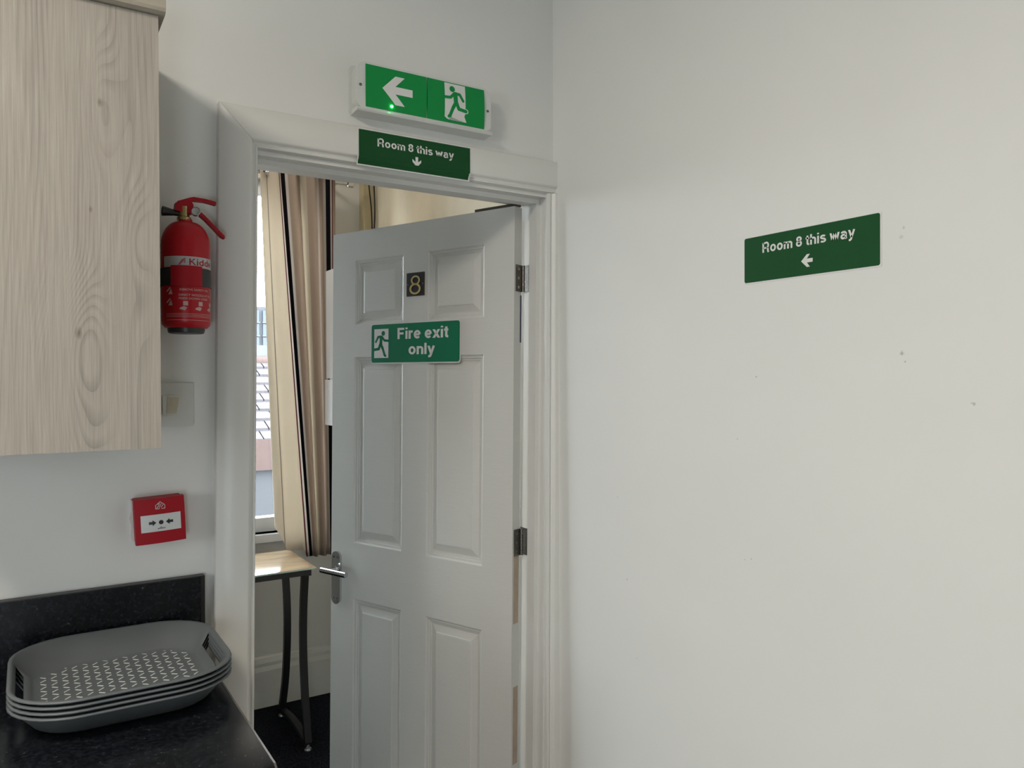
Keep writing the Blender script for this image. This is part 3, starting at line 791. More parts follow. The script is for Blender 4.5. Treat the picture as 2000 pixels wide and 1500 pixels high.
# ------------------------------------------------------------------ wall cabinet
cb = thing('wall_cabinet', (-1.25, -0.15, 1.38), 'pale oak wall cabinet hung beside the fire extinguisher', 'cabinet')
CX = -1.0487
part('carcass', boxb(CX-0.40, CX-0.001, -0.299, -0.0005, 1.3835, 2.113), M_WOODEDGE, cb)
part('door', boxb(CX-0.40, CX, -0.320, -0.301, 1.3806, 2.1145), M_WOOD, cb, bevel=0.0008)
b = B()
CP = [(0.30, 2.1157), (0.325, 2.1157), (0.333, 2.1185), (0.336, 2.124), (0.336, 2.150), (0.332, 2.156), (0.0, 2.156), (0.0, 2.1157)]
prism(b, CP, lambda u, v, h: Vector((h, -u, v)), CX-0.41, CX+0.010)
part('cornice', b, mat('cornice_oak', lin((160, 152, 138)), 0.5, var=0.14, vscale=5, stretch=(2, 30, 30)), cb, bevel=0.001)
part('handle', cyl(B(), (CX-0.37, -0.335, 1.45), (CX-0.37, -0.335, 1.57), 0.005, 12), M_CHROME, cb, smooth=True)

# ------------------------------------------------------------------ worktop, upstand, base unit
ZW, XW = 0.930, -0.9350
wt = thing('worktop', (-1.6, -0.31, ZW-0.038), 'black speckled laminate worktop running up to the door frame', 'worktop')
part('surface', prism(B(), [(0.0, ZW-0.038), (-0.600, ZW-0.038), (-0.615, ZW-0.030), (-0.620, ZW-0.019), (-0.615, ZW-0.006), (-0.602, ZW), (0.0, ZW)], lambda u, v, h: Vector((h, u, v)), -2.4, XW-0.0035), M_LAM, wt, smooth=True)
part('end_strip', prism(B(), [(0.0, ZW-0.038), (-0.600, ZW-0.038), (-0.615, ZW-0.030), (-0.620, ZW-0.019), (-0.615, ZW-0.006), (-0.602, ZW+0.0006), (0.0, ZW+0.0006)], lambda u, v, h: Vector((h, u, v)), XW-0.0030, XW), M_GREYEDGE, wt)
us = thing('upstand', (-1.6, -0.01, ZW), 'black speckled upstand panel along the wall behind the trays', 'upstand')
part('panel', boxb(-2.4, -0.9325, -0.0185, 0, ZW, 1.0795), M_LAM, us)
part('top_edge', boxb(-2.4, -0.9245, -0.0200, 0, 1.0795, 1.0818), M_LAMEDGE, us)
part('end_cap', boxb(-0.9325, -0.9245, -0.0200, 0, ZW+0.001, 1.0795), M_LAMEDGE, us)
bu = thing('base_unit', (-1.3, -0.30, 0), 'pale oak base unit under the black worktop', 'cabinet')
part('carcass', boxb(-1.76, XW-0.015, -0.57, -0.002, 0.15, ZW-0.038), M_WOODEDGE, bu)
part('door', boxb(-1.355, XW-0.016, -0.590, -0.571, 0.155, ZW-0.045), M_WOOD, bu, bevel=0.001)
part('door', boxb(-1.76, -1.358, -0.590, -0.571, 0.155, ZW-0.045), M_WOOD, bu, bevel=0.001)
part('plinth', boxb(-1.76, XW-0.015, -0.52, -0.50, 0, 0.15), M_WOODEDGE, bu)

# ------------------------------------------------------------------ stack of trays
TCX, TCY = -1.1015, -0.2065
def tray_bm(z0):
    b = B(); N = 112
    def ring(hx, hy, r, z):
        pts = []
        per = []
        # rounded rectangle sampled uniformly, starting in the middle of the +x side
        sx_, sy_ = 2*(hx-r), 2*(hy-r); arc = PI*r/2
        L_ = 2*sx_+2*sy_+4*arc
        for i in range(N):
            # same parameter split for every ring so that the columns line up
            q = i/N*4
            k = int(q); t = q-k
            # each quarter: half side, corner, half side
            a_side = 0.36
            if t < a_side: kind, tt = 0, t/a_side
            elif t < 1-a_side: kind, tt = 1, (t-a_side)/(1-2*a_side)
            else: kind, tt = 2, (t-1+a_side)/a_side
            if k % 2 == 0: h1_, h2_ = (hx, hy)
            else: h1_, h2_ = (hy, hx)
            if kind == 0: p = (h1_, tt*(h2_-r))
            elif kind == 1: p = (h1_-r+r*math.cos(tt*PI/2), h2_-r+r*math.sin(tt*PI/2))
            else: p = ((h1_-r)*(1-tt), h2_)
            for _ in range(k): p = (-p[1], p[0])
            pts.append(b.verts.new((TCX+p[0], TCY+p[1], z)))
        return pts
    prof = [(0.118, 0.108, 0.060, 0.0), (0.132, 0.124, 0.068, 0.0006), (0.1375, 0.1305, 0.072, 0.004), (0.1480, 0.1440, 0.082, 0.0155), (0.1610, 0.1660, 0.095, 0.0315), (0.1650, 0.1725, 0.100, 0.0370), (0.1672, 0.1748, 0.102, 0.0386), (0.1705, 0.1780, 0.104, 0.0380), (0.1712, 0.1787, 0.104, 0.0362)]
    rings = [ring(hx, hy, r, z0+z*1.16) for hx, hy, r, z in prof]
    b.faces.new(rings[0])
    for k, (A, C_) in enumerate(zip(rings, rings[1:])):
        for i in range(N):
            j = (i+1) % N
            mid = (A[i].co+A[j].co)/2
            if k == 3 and abs(mid.y-(TCY-0.004)) < 0.066 and abs(mid.x-TCX) > 0.12: continue      # hand holes
            b.faces.new((A[i], A[j], C_[j], C_[i]))
    return b
NAMES = ['lowest grey plastic tray, resting on the black worktop', 'grey plastic tray second from the bottom of the stack', 'grey plastic tray third from the bottom of the stack', 'topmost grey tray with rows of white grip dashes']
for k in range(4):
    z0 = ZW+0.0016+k*0.0085
    t = thing('serving_tray', (TCX, TCY, z0-0.0015), NAMES[k], 'tray', 'stacked serving trays')
    part('tray_shell', tray_bm(z0), M_TRAY, t, smooth=True, solid=0.0020, angle=math.radians(60))
    if k == 3:
        b = B(); zt = z0+0.00135
        for i in range(15):
            x = TCX-0.119+i*0.0170
            for j in range(14):
                y = TCY+0.121-j*0.0178-(0.006 if i % 2 else 0.0)
                if y < TCY-0.121: continue
                # stay inside the rounded floor
                ex_, ey_ = abs(x-TCX)-0.060, abs(y-TCY)-0.066
                if ex_ > 0 and ey_ > 0 and math.hypot(ex_, ey_) > 0.0685: continue
                dy = 0.0052 if (j+i) % 2 else -0.0040
                pl = capsule((x-0.0036, y-dy*0.78), (x+0.0036, y+dy*0.78), 0.0023, 3)
                prism(b, pl, lambda u, v, h: (u, v, h), zt-0.0003, zt+0.0003)
        part('grip_dashes', b, M_MARK, t)

# ------------------------------------------------------------------ fire extinguisher
EX, EY, ER = -0.9660, -0.0690, 0.0465
fe = thing('fire_extinguisher', (EX, EY, 1.5905), 'small red fire extinguisher strapped to the wall beside the door frame', 'fire extinguisher')
prof = [(0.030, 1.600), (0.040, 1.602), (0.0455, 1.608), (ER, 1.616), (ER, 1.768)]
for i in range(1, 11):
    a = PI/2*i/10; prof.append((0.013+(ER-0.013)*math.cos(a), 1.768+0.049*math.sin(a)))
prof.append((0.013, 1.822))
body = part('cylinder', lathe(B(), [(r, z-1.5) for r, z in prof], (EX, EY, 1.5), 48), M_RED, fe, smooth=True)
part('base_cup', lathe(B(), [(0.031, 0), (0.034, 0.0015), (0.0355, 0.008), (0.0355, 0.011)], (EX, EY, 1.5905), 36), M_BLACK, fe, smooth=True)
# angles around the cylinder are measured from straight out of the wall, positive to the right
def ef(u, v, h):
    a = u/ER
    return Vector((EX+(ER+h)*math.sin(a), EY-(ER+h)*math.cos(a), v))
def wrap(b, u0, u1, z0, z1, h0, h1, n=14):
    lo = [[b.verts.new(ef(u0+(u1-u0)*i/n, z, h)) for i in range(n+1)] for z, h in ((z0, h0), (z0, h1), (z1, h1), (z1, h0))]
    for q in range(4):
        A, C_ = lo[q], lo[(q+1) % 4]
        for i in range(n): b.faces.new((A[i], A[i+1], C_[i+1], C_[i]))
    b.faces.new([l[0] for l in lo]); b.faces.new([l[-1] for l in lo][::-1])
    return b
D2 = math.radians
U = lambda deg: ER*math.radians(deg)
part('brand_band', wrap(B(), U(-68), U(80), 1.7205, 1.7415, 0, 0.0003), mat('grey_white_label', (0.42, 0.42, 0.42), 0.45, var=0.05), fe, smooth=True)
b = B(); letters(b, grot('Kidde', U(-2), U(66), 1.7245, 0.0130, 0.72), ef, 0.0006)
for i in range(5):
    strip = [(U(-27+i*2), 1.7235+i*0.0024), (U(-10), 1.7285+i*0.0022), (U(-10), 1.7297+i*0.0022), (U(-27+i*2), 1.7250+i*0.0024)]
    b.faces.new([b.verts.new(ef(u, v, 0.0006)) for u, v in strip])
part('brand_lettering', b, M_REDP, fe)
part('strap', wrap(B(), U(-178), U(178), 1.6835, 1.7190, 0.0004, 0.0022, 48), M_BLACK, fe, smooth=True)
part('strap_clip', wrap(B(), U(-42), U(26), 1.6825, 1.7225, 0.0022, 0.0052), M_REDP, fe, smooth=True)
b = B()
for tx, u0, u1, z in (('REMOVE SAFETY PIN', -24, 50, 1.6735), ('DIRECT NOZZLE AT BASE', -26, 66, 1.6630), ('PRESS DOWN LEVER', -26, 48, 1.6560)):
    letters(b, text2d(tx, U(u0), U(u1), z, 0.0042, 0.02), ef, 0.0005)
part('instructions', b, mat('pale_instruction_print', (0.46, 0.30, 0.29), 0.5, var=0.1), fe)
M_PALE = mat('pale_red_print', (0.50, 0.33, 0.32), 0.5, var=0.1)
b = B()
for u0, z0 in ((-57, 1.672), (-57, 1.650)):
    for pl in (capsule((U(u0), z0), (U(u0+9), z0+0.007), 0.003), [(U(u0+4), z0-0.006), (U(u0+16), z0-0.006), (U(u0+12), z0+0.006)]):
        b.faces.new([b.verts.new(ef(u, v, 0.0005)) for u, v in pl])
for u0 in (-16, 20, 56):
    b.faces.new([b.verts.new(ef(U(u), v, 0.0005)) for u, v in ((u0, 1.6440), (u0+11, 1.6440), (u0+11, 1.6525), (u0, 1.6525))])
    b.faces.new([b.verts.new(ef(U(u), v, 0.0005)) for u, v in ((u0-9, 1.637), (u0+4, 1.634), (u0+9, 1.640), (u0+2, 1.6425), (u0-6, 1.640))])
for z in (1.6275, 1.6245, 1.6215, 1.6150):
    wrap(b, U(-60), U(72), z, z+0.0007, 0, 0.0004, 16)
part('pictograms', b, M_PALE, fe)
part('neck', lathe(B(), [(0.0135, 0), (0.0135, 0.006), (0.0105, 0.008), (0.0105, 0.028)], (EX-0.003, EY, 1.820), 24), M_BRASS, fe, smooth=True)
valve = part('valve_head', prism(B(), [(-0.022, 1.838), (0.012, 1.834), (0.014, 1.852), (0.010, 1.860), (-0.020, 1.853)], lambda u, v, h: Vector((EX+u, EY+h, v)), -0.0095, 0.0095), M_REDP, fe, bevel=0.002, smooth=True)
def lever(pts, wds):
    b = B(); rows_ = []
    for (x, z), (hw, hh) in zip(pts, wds):
        rows_.append([b.verts.new((EX+x, EY+s_*hw, z+t_*hh)) for s_, t_ in ((-1, -1), (1, -1), (1, 1), (-1, 1))])
    for A, C_ in zip(rows_, rows_[1:]):
        for i in range(4): b.faces.new((A[i], A[(i+1) % 4], C_[(i+1) % 4], C_[i]))
    b.faces.new(rows_[0][::-1]); b.faces.new(rows_[-1]); return b
part('squeeze_lever', lever([(-0.016, 1.854), (0.006, 1.862), (0.014, 1.865), (0.035, 1.8645), (0.048, 1.8625), (0.058, 1.8605)], [(0.008, 0.003), (0.009, 0.004), (0.009, 0.0035), (0.009, 0.0028), (0.009, 0.003), (0.008, 0.003)]), M_REDP, fe, bevel=0.0015, smooth=True)
part('carry_handle', lever([(0.006, 1.846), (0.022, 1.840), (0.036, 1.829), (0.054, 1.811), (0.068, 1.797), (0.0745, 1.7925)], [(0.009, 0.004), (0.009, 0.004), (0.009, 0.004), (0.009, 0.0038), (0.009, 0.0042), (0.008, 0.003)]), M_REDP, fe, bevel=0.0015, smooth=True)
ga = part('gauge', lathe(B(), [(0.0085, 0), (0.0092, 0.002), (0.0092, 0.010), (0.0080, 0.0115), (0.0076, 0.0105)], (EX+0.018, EY-0.008, 1.8375), 24, axis=(-0.15, -1, 0.0)), M_CHROME, fe, smooth=True)
part('dial', lathe(B(), [(0.0076, 0.0106), (0, 0.0106)], (EX+0.018, EY-0.008, 1.8375), 24, axis=(-0.15, -1, 0.0)), M_WHITE, ga)
part('nozzle', lathe(B(), [(0.005, 0.0), (0.006, 0.006), (0.0062, 0.012), (0.0095, 0.030), (0.0100, 0.034), (0.008, 0.0345), (0.005, 0.028), (0, 0.026)], (EX-0.010, EY, 1.8335), 20, axis=(-1, 0, 0.06)), M_BLACK, fe, smooth=True)
part('wall_bracket', boxb(EX-0.016, EX+0.016, EY+ER+0.0005, 0, 1.66, 1.74), M_BLACK, fe, bevel=0.002)

# ------------------------------------------------------------------ fire alarm call point
Mcp = Matrix.Translation((-1.014, 0, 1.212)) @ Matrix.Rotation(-0.045, 4, 'Y')
cp = thing('call_point', (0, 0, 0), 'red break-glass fire alarm call point with white panel and arrows', 'fire alarm', M=Mcp)
cf = lambda u, v, h: Vector((u, -h, v))
part('filler_patch', prism(B(), [(-0.052, -0.030), (-0.049, -0.046), (-0.044, -0.047), (-0.044, 0.040), (-0.049, 0.043), (-0.0475, 0.020), (-0.053, 0.006), (-0.049, -0.010)], cf, 0.0, 0.009), M_GLOSS, cp, local=True, bevel=0.001)
part('back_box', prism(B(), rrect(-0.0455, 0.0455, -0.0445, 0.0445, 0.003, 3), cf, 0.0, 0.030), M_REDP, cp, local=True, bevel=0.001)
b = B(); n = 10                                                     # front cover, gently bowed
g = [[b.verts.new((-0.0468+0.0936*i/n, -(0.046+0.0045*(1-((i/n-.5)*2)**2)*1.0+0.002*(1-((j/n-.5)*2)**2)), -0.0455+0.091*j/n)) for j in range(n+1)] for i in range(n+1)]
gb_ = [[b.verts.new((g[i][j].co.x, -0.030, g[i][j].co.z)) if i in (0, n) or j in (0, n) else None for j in range(n+1)] for i in range(n+1)]
for i in range(n):
    for j in range(n): b.faces.new((g[i][j], g[i+1][j], g[i+1][j+1], g[i][j+1]))
    b.faces.new((g[i][0], gb_[i][0], gb_[i+1][0], g[i+1][0])); b.faces.new((g[i][n], g[i+1][n], gb_[i+1][n], gb_[i][n]))
    b.faces.new((g[0][i], g[0][i+1], gb_[0][i+1], gb_[0][i])); b.faces.new((g[n][i], gb_[n][i], gb_[n][i+1], g[n][i+1]))
part('cover', b, M_REDP, cp, local=True, smooth=True)
def cpf(u, v, h):
    return Vector((u, -(0.046+0.0045*(1-(u/0.0468)**2)+0.002*(1-(v/0.0455)**2)+h), v))
part('seam', strip_poly(B(), [(-0.0468, 0.0185), (0.0468, 0.0185), (0.0468, 0.0192), (-0.0468, 0.0192)], cpf, 0.0003), mat('dark_red_seam', (0.09, 0.004, 0.006), 0.5, var=0.1), cp, local=True)
b = B(); m_ = 8
gp = [[b.verts.new(cpf(-0.0365+0.0745*i/m_, -0.0210+0.0345*j/m_, 0.0006)) for j in range(m_+1)] for i in range(m_+1)]
for i in range(m_):
    for j in range(m_): b.faces.new((gp[i][j], gp[i+1][j], gp[i+1][j+1], gp[i][j+1]))
part('break_panel', b, mat('break_panel_white', (0.60, 0.61, 0.60), 0.35, var=0.02), cp, local=True, smooth=True)
b = B()
def flat(b, poly, h=0.0010): b.faces.new([b.verts.new(cpf(u, v, h)) for u, v in poly])
flat(b, circ(0.0005, -0.0030, 0.0044, 20))
ar = [(0, 0), (-0.0068, 0.0060), (-0.0068, 0.0026), (-0.0135, 0.0026), (-0.0135, -0.0026), (-0.0068, -0.0026), (-0.0068, -0.0060)]
flat(b, [(u-0.0085, v-0.0030) for u, v in ar]); flat(b, [(-u+0.0095, v-0.0030) for u, v in ar])
for k in range(6): flat(b, capsule((-0.0055+k*0.0024, -0.0152), (-0.0045+k*0.0024, -0.0145 if k % 2 else -0.0158), 0.0015, 3))
flat(b, capsule((-0.001, -0.0125), (0.001, -0.0125), 0.0012, 3))
part('panel_marks', b, M_BLACK, cp, local=True)
b = B()                                                             # burning house symbol
for p, q in (((-0.008, 0.0245), (-0.008, 0.0315)), ((-0.008, 0.0315), (0.0005, 0.0385)), ((0.0005, 0.0385), (0.009, 0.0315)), ((0.009, 0.0315), (0.009, 0.0245)), ((-0.008, 0.0245), (-0.001, 0.0245)), ((0.003, 0.0245), (0.009, 0.0245)),
             ((-0.006, 0.026), (-0.001, 0.033)), ((-0.002, 0.0265), (0.003, 0.0345)), ((0.002, 0.027), (0.006, 0.032)), ((-0.004, 0.0335), (0.000, 0.0355))):
    flat(b, capsule(p, q, 0.0012, 3), 0.0006)
part('symbol', b, mat('pale_print', (0.55, 0.50, 0.50), 0.5, var=0.05), cp, local=True)

# ------------------------------------------------------------------ grey switch plate half behind the cabinet
sp = thing('switch_plate', (-0.986, 0, 1.4445), 'old grey square switch plate half hidden behind the cabinet', 'switch')
sf = lambda u, v, h: Vector((u, -h, v))
part('plate', prism(B(), rrect(-1.029, -0.943, 1.3995, 1.4900, 0.003, 3), sf, 0.0, 0.012), M_GREYPL, sp, bevel=0.002, smooth=True)
part('rocker', prism(B(), rrect(-1.004, -0.974, 1.4250, 1.4650, 0.002, 3), sf, 0.012, 0.0145), M_GREYPL, sp, bevel=0.001)
part('tape', prism(B(), [(-0.996, 1.4275), (-0.977, 1.4265), (-0.972, 1.4600), (-0.994, 1.4610)], sf, 0.0146, 0.0152), M_TAPE, sp)

# ------------------------------------------------------------------ far room: curtain, rod, table, boiler, cables
ZR = 2.415
rod = thing('curtain_rod', (-0.9, 1.705, ZR), 'grey metal curtain rod above the far window', 'curtain rod')
part('pole', cyl(B(), (-1.80, 1.705, ZR), (0.03, 1.705, ZR), 0.014, 16), M_CHROME, rod, smooth=True)
for xx in (-1.80, 0.03):
    part('finial', lathe(B(), [(0.014, 0), (0.022, 0.004), (0.022, 0.03), (0.01, 0.036), (0, 0.037)], (xx, 1.705, ZR), 16, axis=(1 if xx > -1 else -1, 0, 0)), M_CHROME, rod, smooth=True)
for xx in (-1.70, -0.015):
    part('bracket', boxb(xx-0.008, xx+0.008, 1.705, WY, ZR-0.010, ZR+0.010), M_CHROME, rod)

def curtain_mat():
    m, nt, b = nmat('striped_curtain_cloth'); L = nt.links.new
    uv = nt.nodes.new('ShaderNodeUVMap'); sx = nt.nodes.new('ShaderNodeSeparateXYZ'); L(uv.outputs[0], sx.inputs[0])
    cr = nt.nodes.new('ShaderNodeValToRGB'); cr.color_ramp.interpolation = 'CONSTANT'
    cream, tan, blk, maroon, pale, grey = (0.58, 0.52, 0.43, 1), (0.46, 0.38, 0.31, 1), (0.012, 0.010, 0.014, 1), (0.15, 0.03, 0.045, 1), (0.60, 0.55, 0.50, 1), (0.20, 0.18, 0.17, 1)
    st = [(0.0, pale), (0.075, grey), (0.083, cream), (0.252, maroon), (0.264, pale), (0.282, blk), (0.345, pale), (0.375, tan), (0.515, maroon), (0.523, cream), (0.60, tan), (0.70, pale), (0.755, tan), (0.815, pale), (0.838, blk), (0.880, pale), (0.898, maroon), (0.908, tan)]
    e = cr.color_ramp.elements
    e[0].position = 0; e[0].color = cream; e[1].position = st[1][0]; e[1].color = st[1][1]
    for p, c in st[2:]:
        k = e.new(p); k.color = c
    L(sx.outputs[0], cr.inputs['Fac']); L(cr.outputs['Color'], b.inputs['Base Color'])
    b.inputs['Roughness'].default_value = 0.85; b.inputs['Specular IOR Level'].default_value = 0.15
    tl = nt.nodes.new('ShaderNodeBsdfTranslucent'); L(cr.outputs['Color'], tl.inputs[0])
    mx = nt.nodes.new('ShaderNodeMixShader'); mx.inputs[0].default_value = 0.58
    L(b.outputs[0], mx.inputs[1]); L(tl.outputs[0], mx.inputs[2]); L(mx.outputs[0], nt.nodes['Material Output'].inputs['Surface'])
    return m
def interp(kn, u):
    for (a, va), (b_, vb) in zip(kn, kn[1:]):
        if u <= b_: return va+(vb-va)*(u-a)/(b_-a)
    return kn[-1][1]
KT = [(0, -0.378), (0.09, -0.345), (0.30, -0.283), (0.52, -0.205), (0.85, -0.078), (1, -0.032)]
KB = [(0, -0.300), (0.09, -0.268), (0.30, -0.158), (0.52, -0.125), (0.85, -0.062), (1, -0.036)]
ZB = [(0, 0.835), (0.05, 0.800), (0.10, 0.738), (0.16, 0.736), (0.235, 0.735), (0.26, 0.700), (1, 0.690)]
YB = [(0, 1.690), (0.1, 1.682), (0.25, 1.686), (1, 1.690)]
NU, NV = 150, 40
bm = bmesh.new(); uvl = bm.loops.layers.uv.new('UVMap'); grid = []
for i in range(NU+1):
    u = i/NU; col_ = []
    for j in range(NV+1):
        t = j/NV                                                   # 0 top, 1 hem
        z = (ZR+0.045)*(1-t)+interp(ZB, u)*t
        tz = min(1, max(0, (2.42-z)/1.72))
        x = interp(KT, u)*(1-tz)+interp(KB, u)*tz
        amp = 0.004+0.020*min(1, max(0, (u-0.26)/0.12))*(1-0.35*tz)
        y = 1.664*(1-tz)+interp(YB, u)*tz - 0.012*tz + amp*math.sin(2*PI*(u-0.30)/0.235+1.0)+0.006*math.sin(2*PI*u*1.3+2*tz)
        if u < 0.09: y += 0.05*(1-u/0.09)**2*tz                   # edge turns back to the glass
        col_.append(bm.verts.new((x, y-0.004, z)))
    grid.append(col_)
for i in range(NU):
    for j in range(NV):
        fc = bm.faces.new((grid[i][j], grid[i+1][j], grid[i+1][j+1], grid[i][j+1]))
        for lp, (a, b_) in zip(fc.loops, ((i, j), (i+1, j), (i+1, j+1), (i, j+1))): lp[uvl].uv = (a/NU, 1-b_/NV)
cu = part('curtain', bm, curtain_mat(), origin=(-0.2, 1.705, 0.7), smooth=True, solid=0.0012, angle=math.radians(80))
setp(cu, 'cream striped curtain drawn aside with its hem on the table', 'curtain')
for k, (xx) in enumerate((-0.352,)):
    ey = part('eyelet', lathe(B(), [(0.017, -0.003), (0.024, -0.003), (0.024, 0.003), (0.017, 0.003), (0.017, -0.003)], (xx, 1.655, ZR-0.004), 24, axis=(0.75, -0.66, 0)), M_CHROME, cu, smooth=True)

TZ = 0.730
tb = thing('side_table', (-0.60, 1.50, 0), 'narrow table with beige marbled glass top and curved black legs', 'table')
tx0, tx1, ty0, ty1 = -1.15, -0.2434, 1.3330, 1.720
part('glass_top', boxb(tx0, tx1, ty0, ty1, TZ-0.006, TZ), M_TABLE, tb, bevel=0.001)
part('glass_edge', boxb(tx0, tx1, ty0-0.0012, ty0, TZ-0.006, TZ-0.001), M_GLASSEDGE, tb)
part('rail', boxb(tx0+0.02, tx1-0.028, ty0+0.006, ty0+0.026, TZ-0.030, TZ-0.0065), M_BLKMETAL, tb, bevel=0.001)
part('rail', boxb(tx0+0.02, tx1-0.028, ty1-0.030, ty1-0.010, TZ-0.030, TZ-0.0065), M_BLKMETAL, tb, bevel=0.001)
part('rail_cap', boxb(tx1-0.046, tx1-0.020, ty0+0.004, ty0+0.028, TZ-0.032, TZ-0.008), M_BLKMETAL, tb, bevel=0.002)
sec = [(-0.014, -0.010), (0.014, -0.010), (0.014, 0.010), (-0.014, 0.010)]
def leg(yz, x):
    # smooth curve through the points
    pts = []
    for i in range(25):
        t = i/24*(len(yz)-1); k = min(int(t), len(yz)-2); q = t-k
        p0, p1, p2, p3 = yz[max(k-1, 0)], yz[k], yz[k+1], yz[min(k+2, len(yz)-1)]
        c = [0.5*((2*p1[d])+(-p0[d]+p2[d])*q+(2*p0[d]-5*p1[d]+4*p2[d]-p3[d])*q*q+(-p0[d]+3*p1[d]-3*p2[d]+p3[d])*q**3) for d in (0, 1)]
        pts.append((x, c[0], c[1]))
    return sweep(B(), pts, sec, (0, 1, 0))
for x in (-0.288, -1.10):
    part('leg', leg([(1.345, TZ-0.03), (1.368, 0.56), (1.374, 0.40), (1.352, 0.20), (1.316, 0.030)], x), M_BLKMETAL, tb, smooth=True)
    part('leg', leg([(1.640, TZ-0.03), (1.606, 0.56), (1.600, 0.40), (1.630, 0.20), (1.690, 0.030)], x), M_BLKMETAL, tb, smooth=True)
    b = B()
    pts = [(x, 1.312+(1.694-1.312)*i/16, 0.026+0.020*math.sin(PI*i/16)) for i in range(17)]
    part('foot_bar', sweep(b, pts, [(-0.014, -0.008), (0.014, -0.008), (0.014, 0.008), (-0.014, 0.008)], (0, 0, 1)), M_BLKMETAL, tb, smooth=True)
    for yy in (1.316, 1.690):
        part('levelling_foot', lathe(B(), [(0.014, 0), (0.015, 0.003), (0.012, 0.009), (0.006, 0.010), (0.006, 0.022)], (x, yy, 0.0), 18), M_FOOT, tb, smooth=True)

bo = thing('wall_boiler', (0.03, 1.35, 1.30), 'white wall-hung boiler seen past the edge of the open door', 'boiler')
part('casing', boxb(-0.110, 0.2, 1.18, 1.545, 1.295, 1.972), M_BOILER, bo, bevel=0.010, smooth=True)
part('front_panel', boxb(-0.126, -0.1105, 1.182, 1.543, 1.500, 1.970), M_BOILER, bo, bevel=0.006, smooth=True)
part('front_flap', boxb(-0.132, -0.1105, 1.182, 1.545, 1.298, 1.4955), M_BOILER, bo, bevel=0.006, smooth=True)
part('pipe_tray', boxb(-0.100, 0.18, 1.23, 1.530, 1.215, 1.2945), M_DGREY, bo, bevel=0.004)
for k in range(3):
    part('pipe', cyl(B(), (0.14, 1.28+k*0.09, 0.0), (0.14, 1.28+k*0.09, 1.22), 0.011, 14), mat('painted_pipe', (0.5, 0.47, 0.40), 0.5, var=0.1), bo, smooth=True)

bx_ = part('corner_boxing', boxb(0.145, 0.2, 1.775, WY, 0.23, CEIL), M_YELL, bevel=0.002, origin=(0.17, 1.8, 0.23)); setp(bx_, 'yellowed timber boxing in the corner behind the cables', 'boxing')
for k, (x0, y0, am) in enumerate(((0.172, 1.755, 0.010), (0.186, 1.742, 0.005))):
    b = B(); pts = []
    for i in range(60):
        z = 1.0+(CEIL-1.0)*i/59
        pts.append((x0+am*math.sin(z*7+k*1.7)+0.004*math.sin(z*17), y0+0.006*math.sin(z*5+k), z))
    c_ = part('cable', sweep(b, pts, circ(0, 0, 0.0034, 8), (0, 1, 0)), M_BLACK, smooth=True, origin=(x0, y0, 1.0))
    setp(c_, ('wavier black cable hanging by the yellowed corner boxing', 'straighter black cable hanging by the yellowed corner boxing')[k], 'cable', 'corner cables')

# ------------------------------------------------------------------ kitchen lamp above the camera
cl = thing('ceiling_light', (-2.10, -1.25, CEIL), 'square ceiling light panel above the kitchen', 'ceiling light')
part('housing', boxb(-2.37, -1.83, -1.52, -0.98, 2.675, CEIL), M_PVC, cl, bevel=0.006)
part('diffuser', boxb(-2.35, -1.85, -1.50, -1.00, 2.668, 2.6745), mat('lamp_diffuser', (0.9, 0.85, 0.75), 0.5, emit=(1.0, 0.90, 0.76), estr=3, var=0.01), cl)

cl = thing('ceiling_light', (-0.50, 1.36, CEIL), 'unseen ceiling panel added to brighten the room behind the door', 'ceiling light')  # out-of-view fixture added to go with the far room fill
part('housing', boxb(-0.67, -0.33, 1.19, 1.53, 2.675, CEIL), M_PVC, cl, bevel=0.006)
part('diffuser', boxb(-0.65, -0.35, 1.21, 1.51, 2.668, 2.6745), mat('lamp_diffuser', (0.9, 0.85, 0.75), 0.5, emit=(1.0, 0.90, 0.76), estr=3, var=0.01), cl)

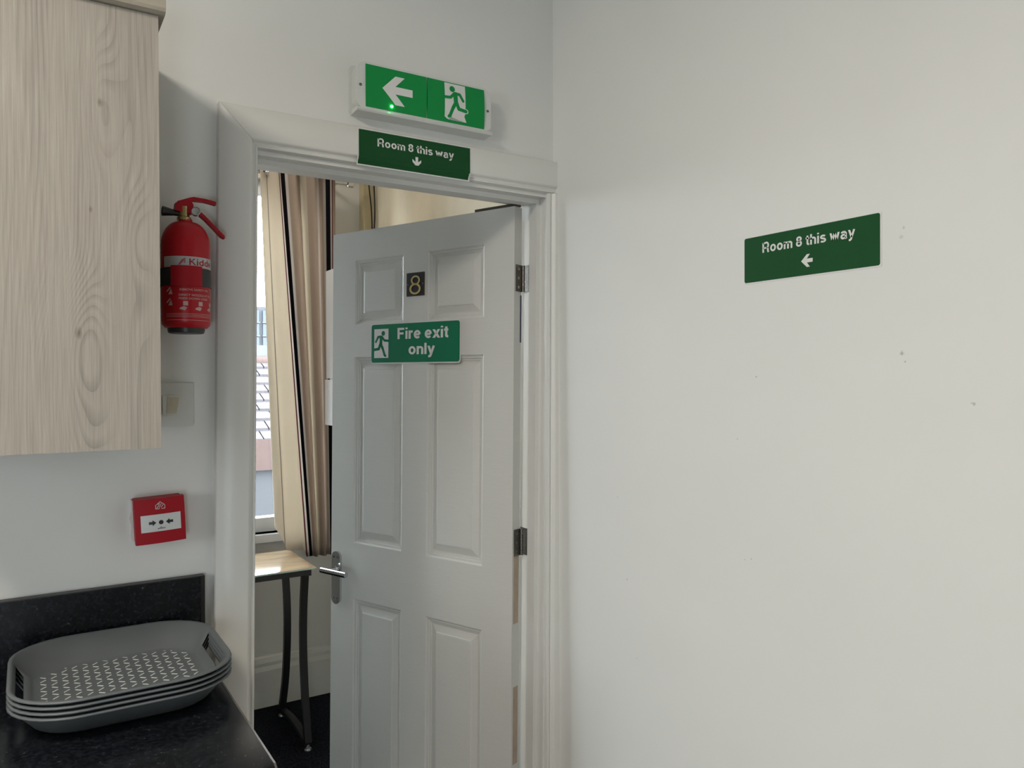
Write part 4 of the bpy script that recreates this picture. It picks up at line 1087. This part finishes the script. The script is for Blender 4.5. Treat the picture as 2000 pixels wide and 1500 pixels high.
# ------------------------------------------------------------------ outside the far window
M_TILE = mat('weathered_roof_tile', (0.030, 0.026, 0.029), 0.8, var=0.35, vscale=5)
M_BRICKRED = mat('red_brick', (0.042, 0.024, 0.020), 0.85, var=0.25, vscale=9)
M_RENDER = mat('pale_render', (0.036, 0.038, 0.042), 0.85, var=0.1, vscale=3)
M_FELT = mat('roof_felt_gravel', (0.024, 0.027, 0.031), 0.9, var=0.5, vscale=14)
M_BLUEGL = mat('blue_window_glass', (0.010, 0.024, 0.050), 0.2, var=0.2, vscale=2)
M_WHITEB = mat('white_bargeboard', (0.048, 0.050, 0.051), 0.6, var=0.04)
ho = thing('neighbour_house', (1.0, 8.5, -6.0), 'pale house with a tiled pitched roof outside the far window', 'house')
part('wall', boxb(-5.0, 9.0, 8.0, 12.0, -6.0, 0.40), M_RENDER, ho)
part('brick_course', boxb(-5.0, 9.0, 7.90, 8.0, 0.38, 0.76), M_BRICKRED, ho)
# roof slope with real courses
b = B(); nrow = 9
for i in range(nrow):
    ya, za = 7.92+i*0.24, 0.72+i*0.115
    for k in range(56):
        xa = -5.0+k*0.25+(0.125 if i % 2 else 0)
        v = [b.verts.new(p) for p in ((xa, ya, za+0.05), (xa+0.235, ya, za+0.05), (xa+0.235, ya+0.27, za+0.145), (xa, ya+0.27, za+0.145), (xa, ya, za), (xa+0.235, ya, za))]
        b.faces.new(v[:4]); b.faces.new((v[4], v[5], v[1], v[0]))
rt_ = part('roof_tiles', b, M_TILE, ho); rt_['kind'] = 'stuff'
part('roof_deck', prism(B(), [(7.92, 0.70), (10.1, 1.745), (12.2, 0.70)], lambda u, v, h: Vector((h, u, v)), -5.0, 9.0), M_TILE, ho)
part('ridge', cyl(B(), (-5.0, 10.1, 1.76), (9.0, 10.1, 1.76), 0.09, 12), M_BRICKRED, ho, smooth=True)
part('bargeboard', boxb(-5.0, 9.0, 10.16, 10.3, 1.62, 2.02), M_WHITEB, ho)
fl = part('flat_roof', boxb(-3.0, 6.0, 3.2, 7.9, -0.75, -0.55), M_FELT, origin=(1.0, 5.5, -0.75)); setp(fl, 'gravelled flat roof below the far window', 'roof')
fb = thing('office_block', (8.0, 30.0, -8.0), 'distant pale block with blue glazing', 'building')
part('wall', boxb(-6.0, 22.0, 30.0, 38.0, -8.0, 4.45), M_RENDER, fb)
for i in range(7):
    for j in range(3):
        x = 1.2+i*1.9; z = 2.75+j*0.54-0.0
        wdw = part('window', boxb(x, x+1.75, 29.93, 30.0, z, z+0.46), M_BLUEGL, fb)
        part('sill', boxb(x-0.03, x+1.78, 29.88, 29.97, z-0.05, z), M_WHITEB, wdw)
gr = part('ground_outside', boxb(-30, 40, 2.1, 60, -8.2, -8.0), M_FELT); setp(gr, 'street level far below the window', 'ground', kind='structure')
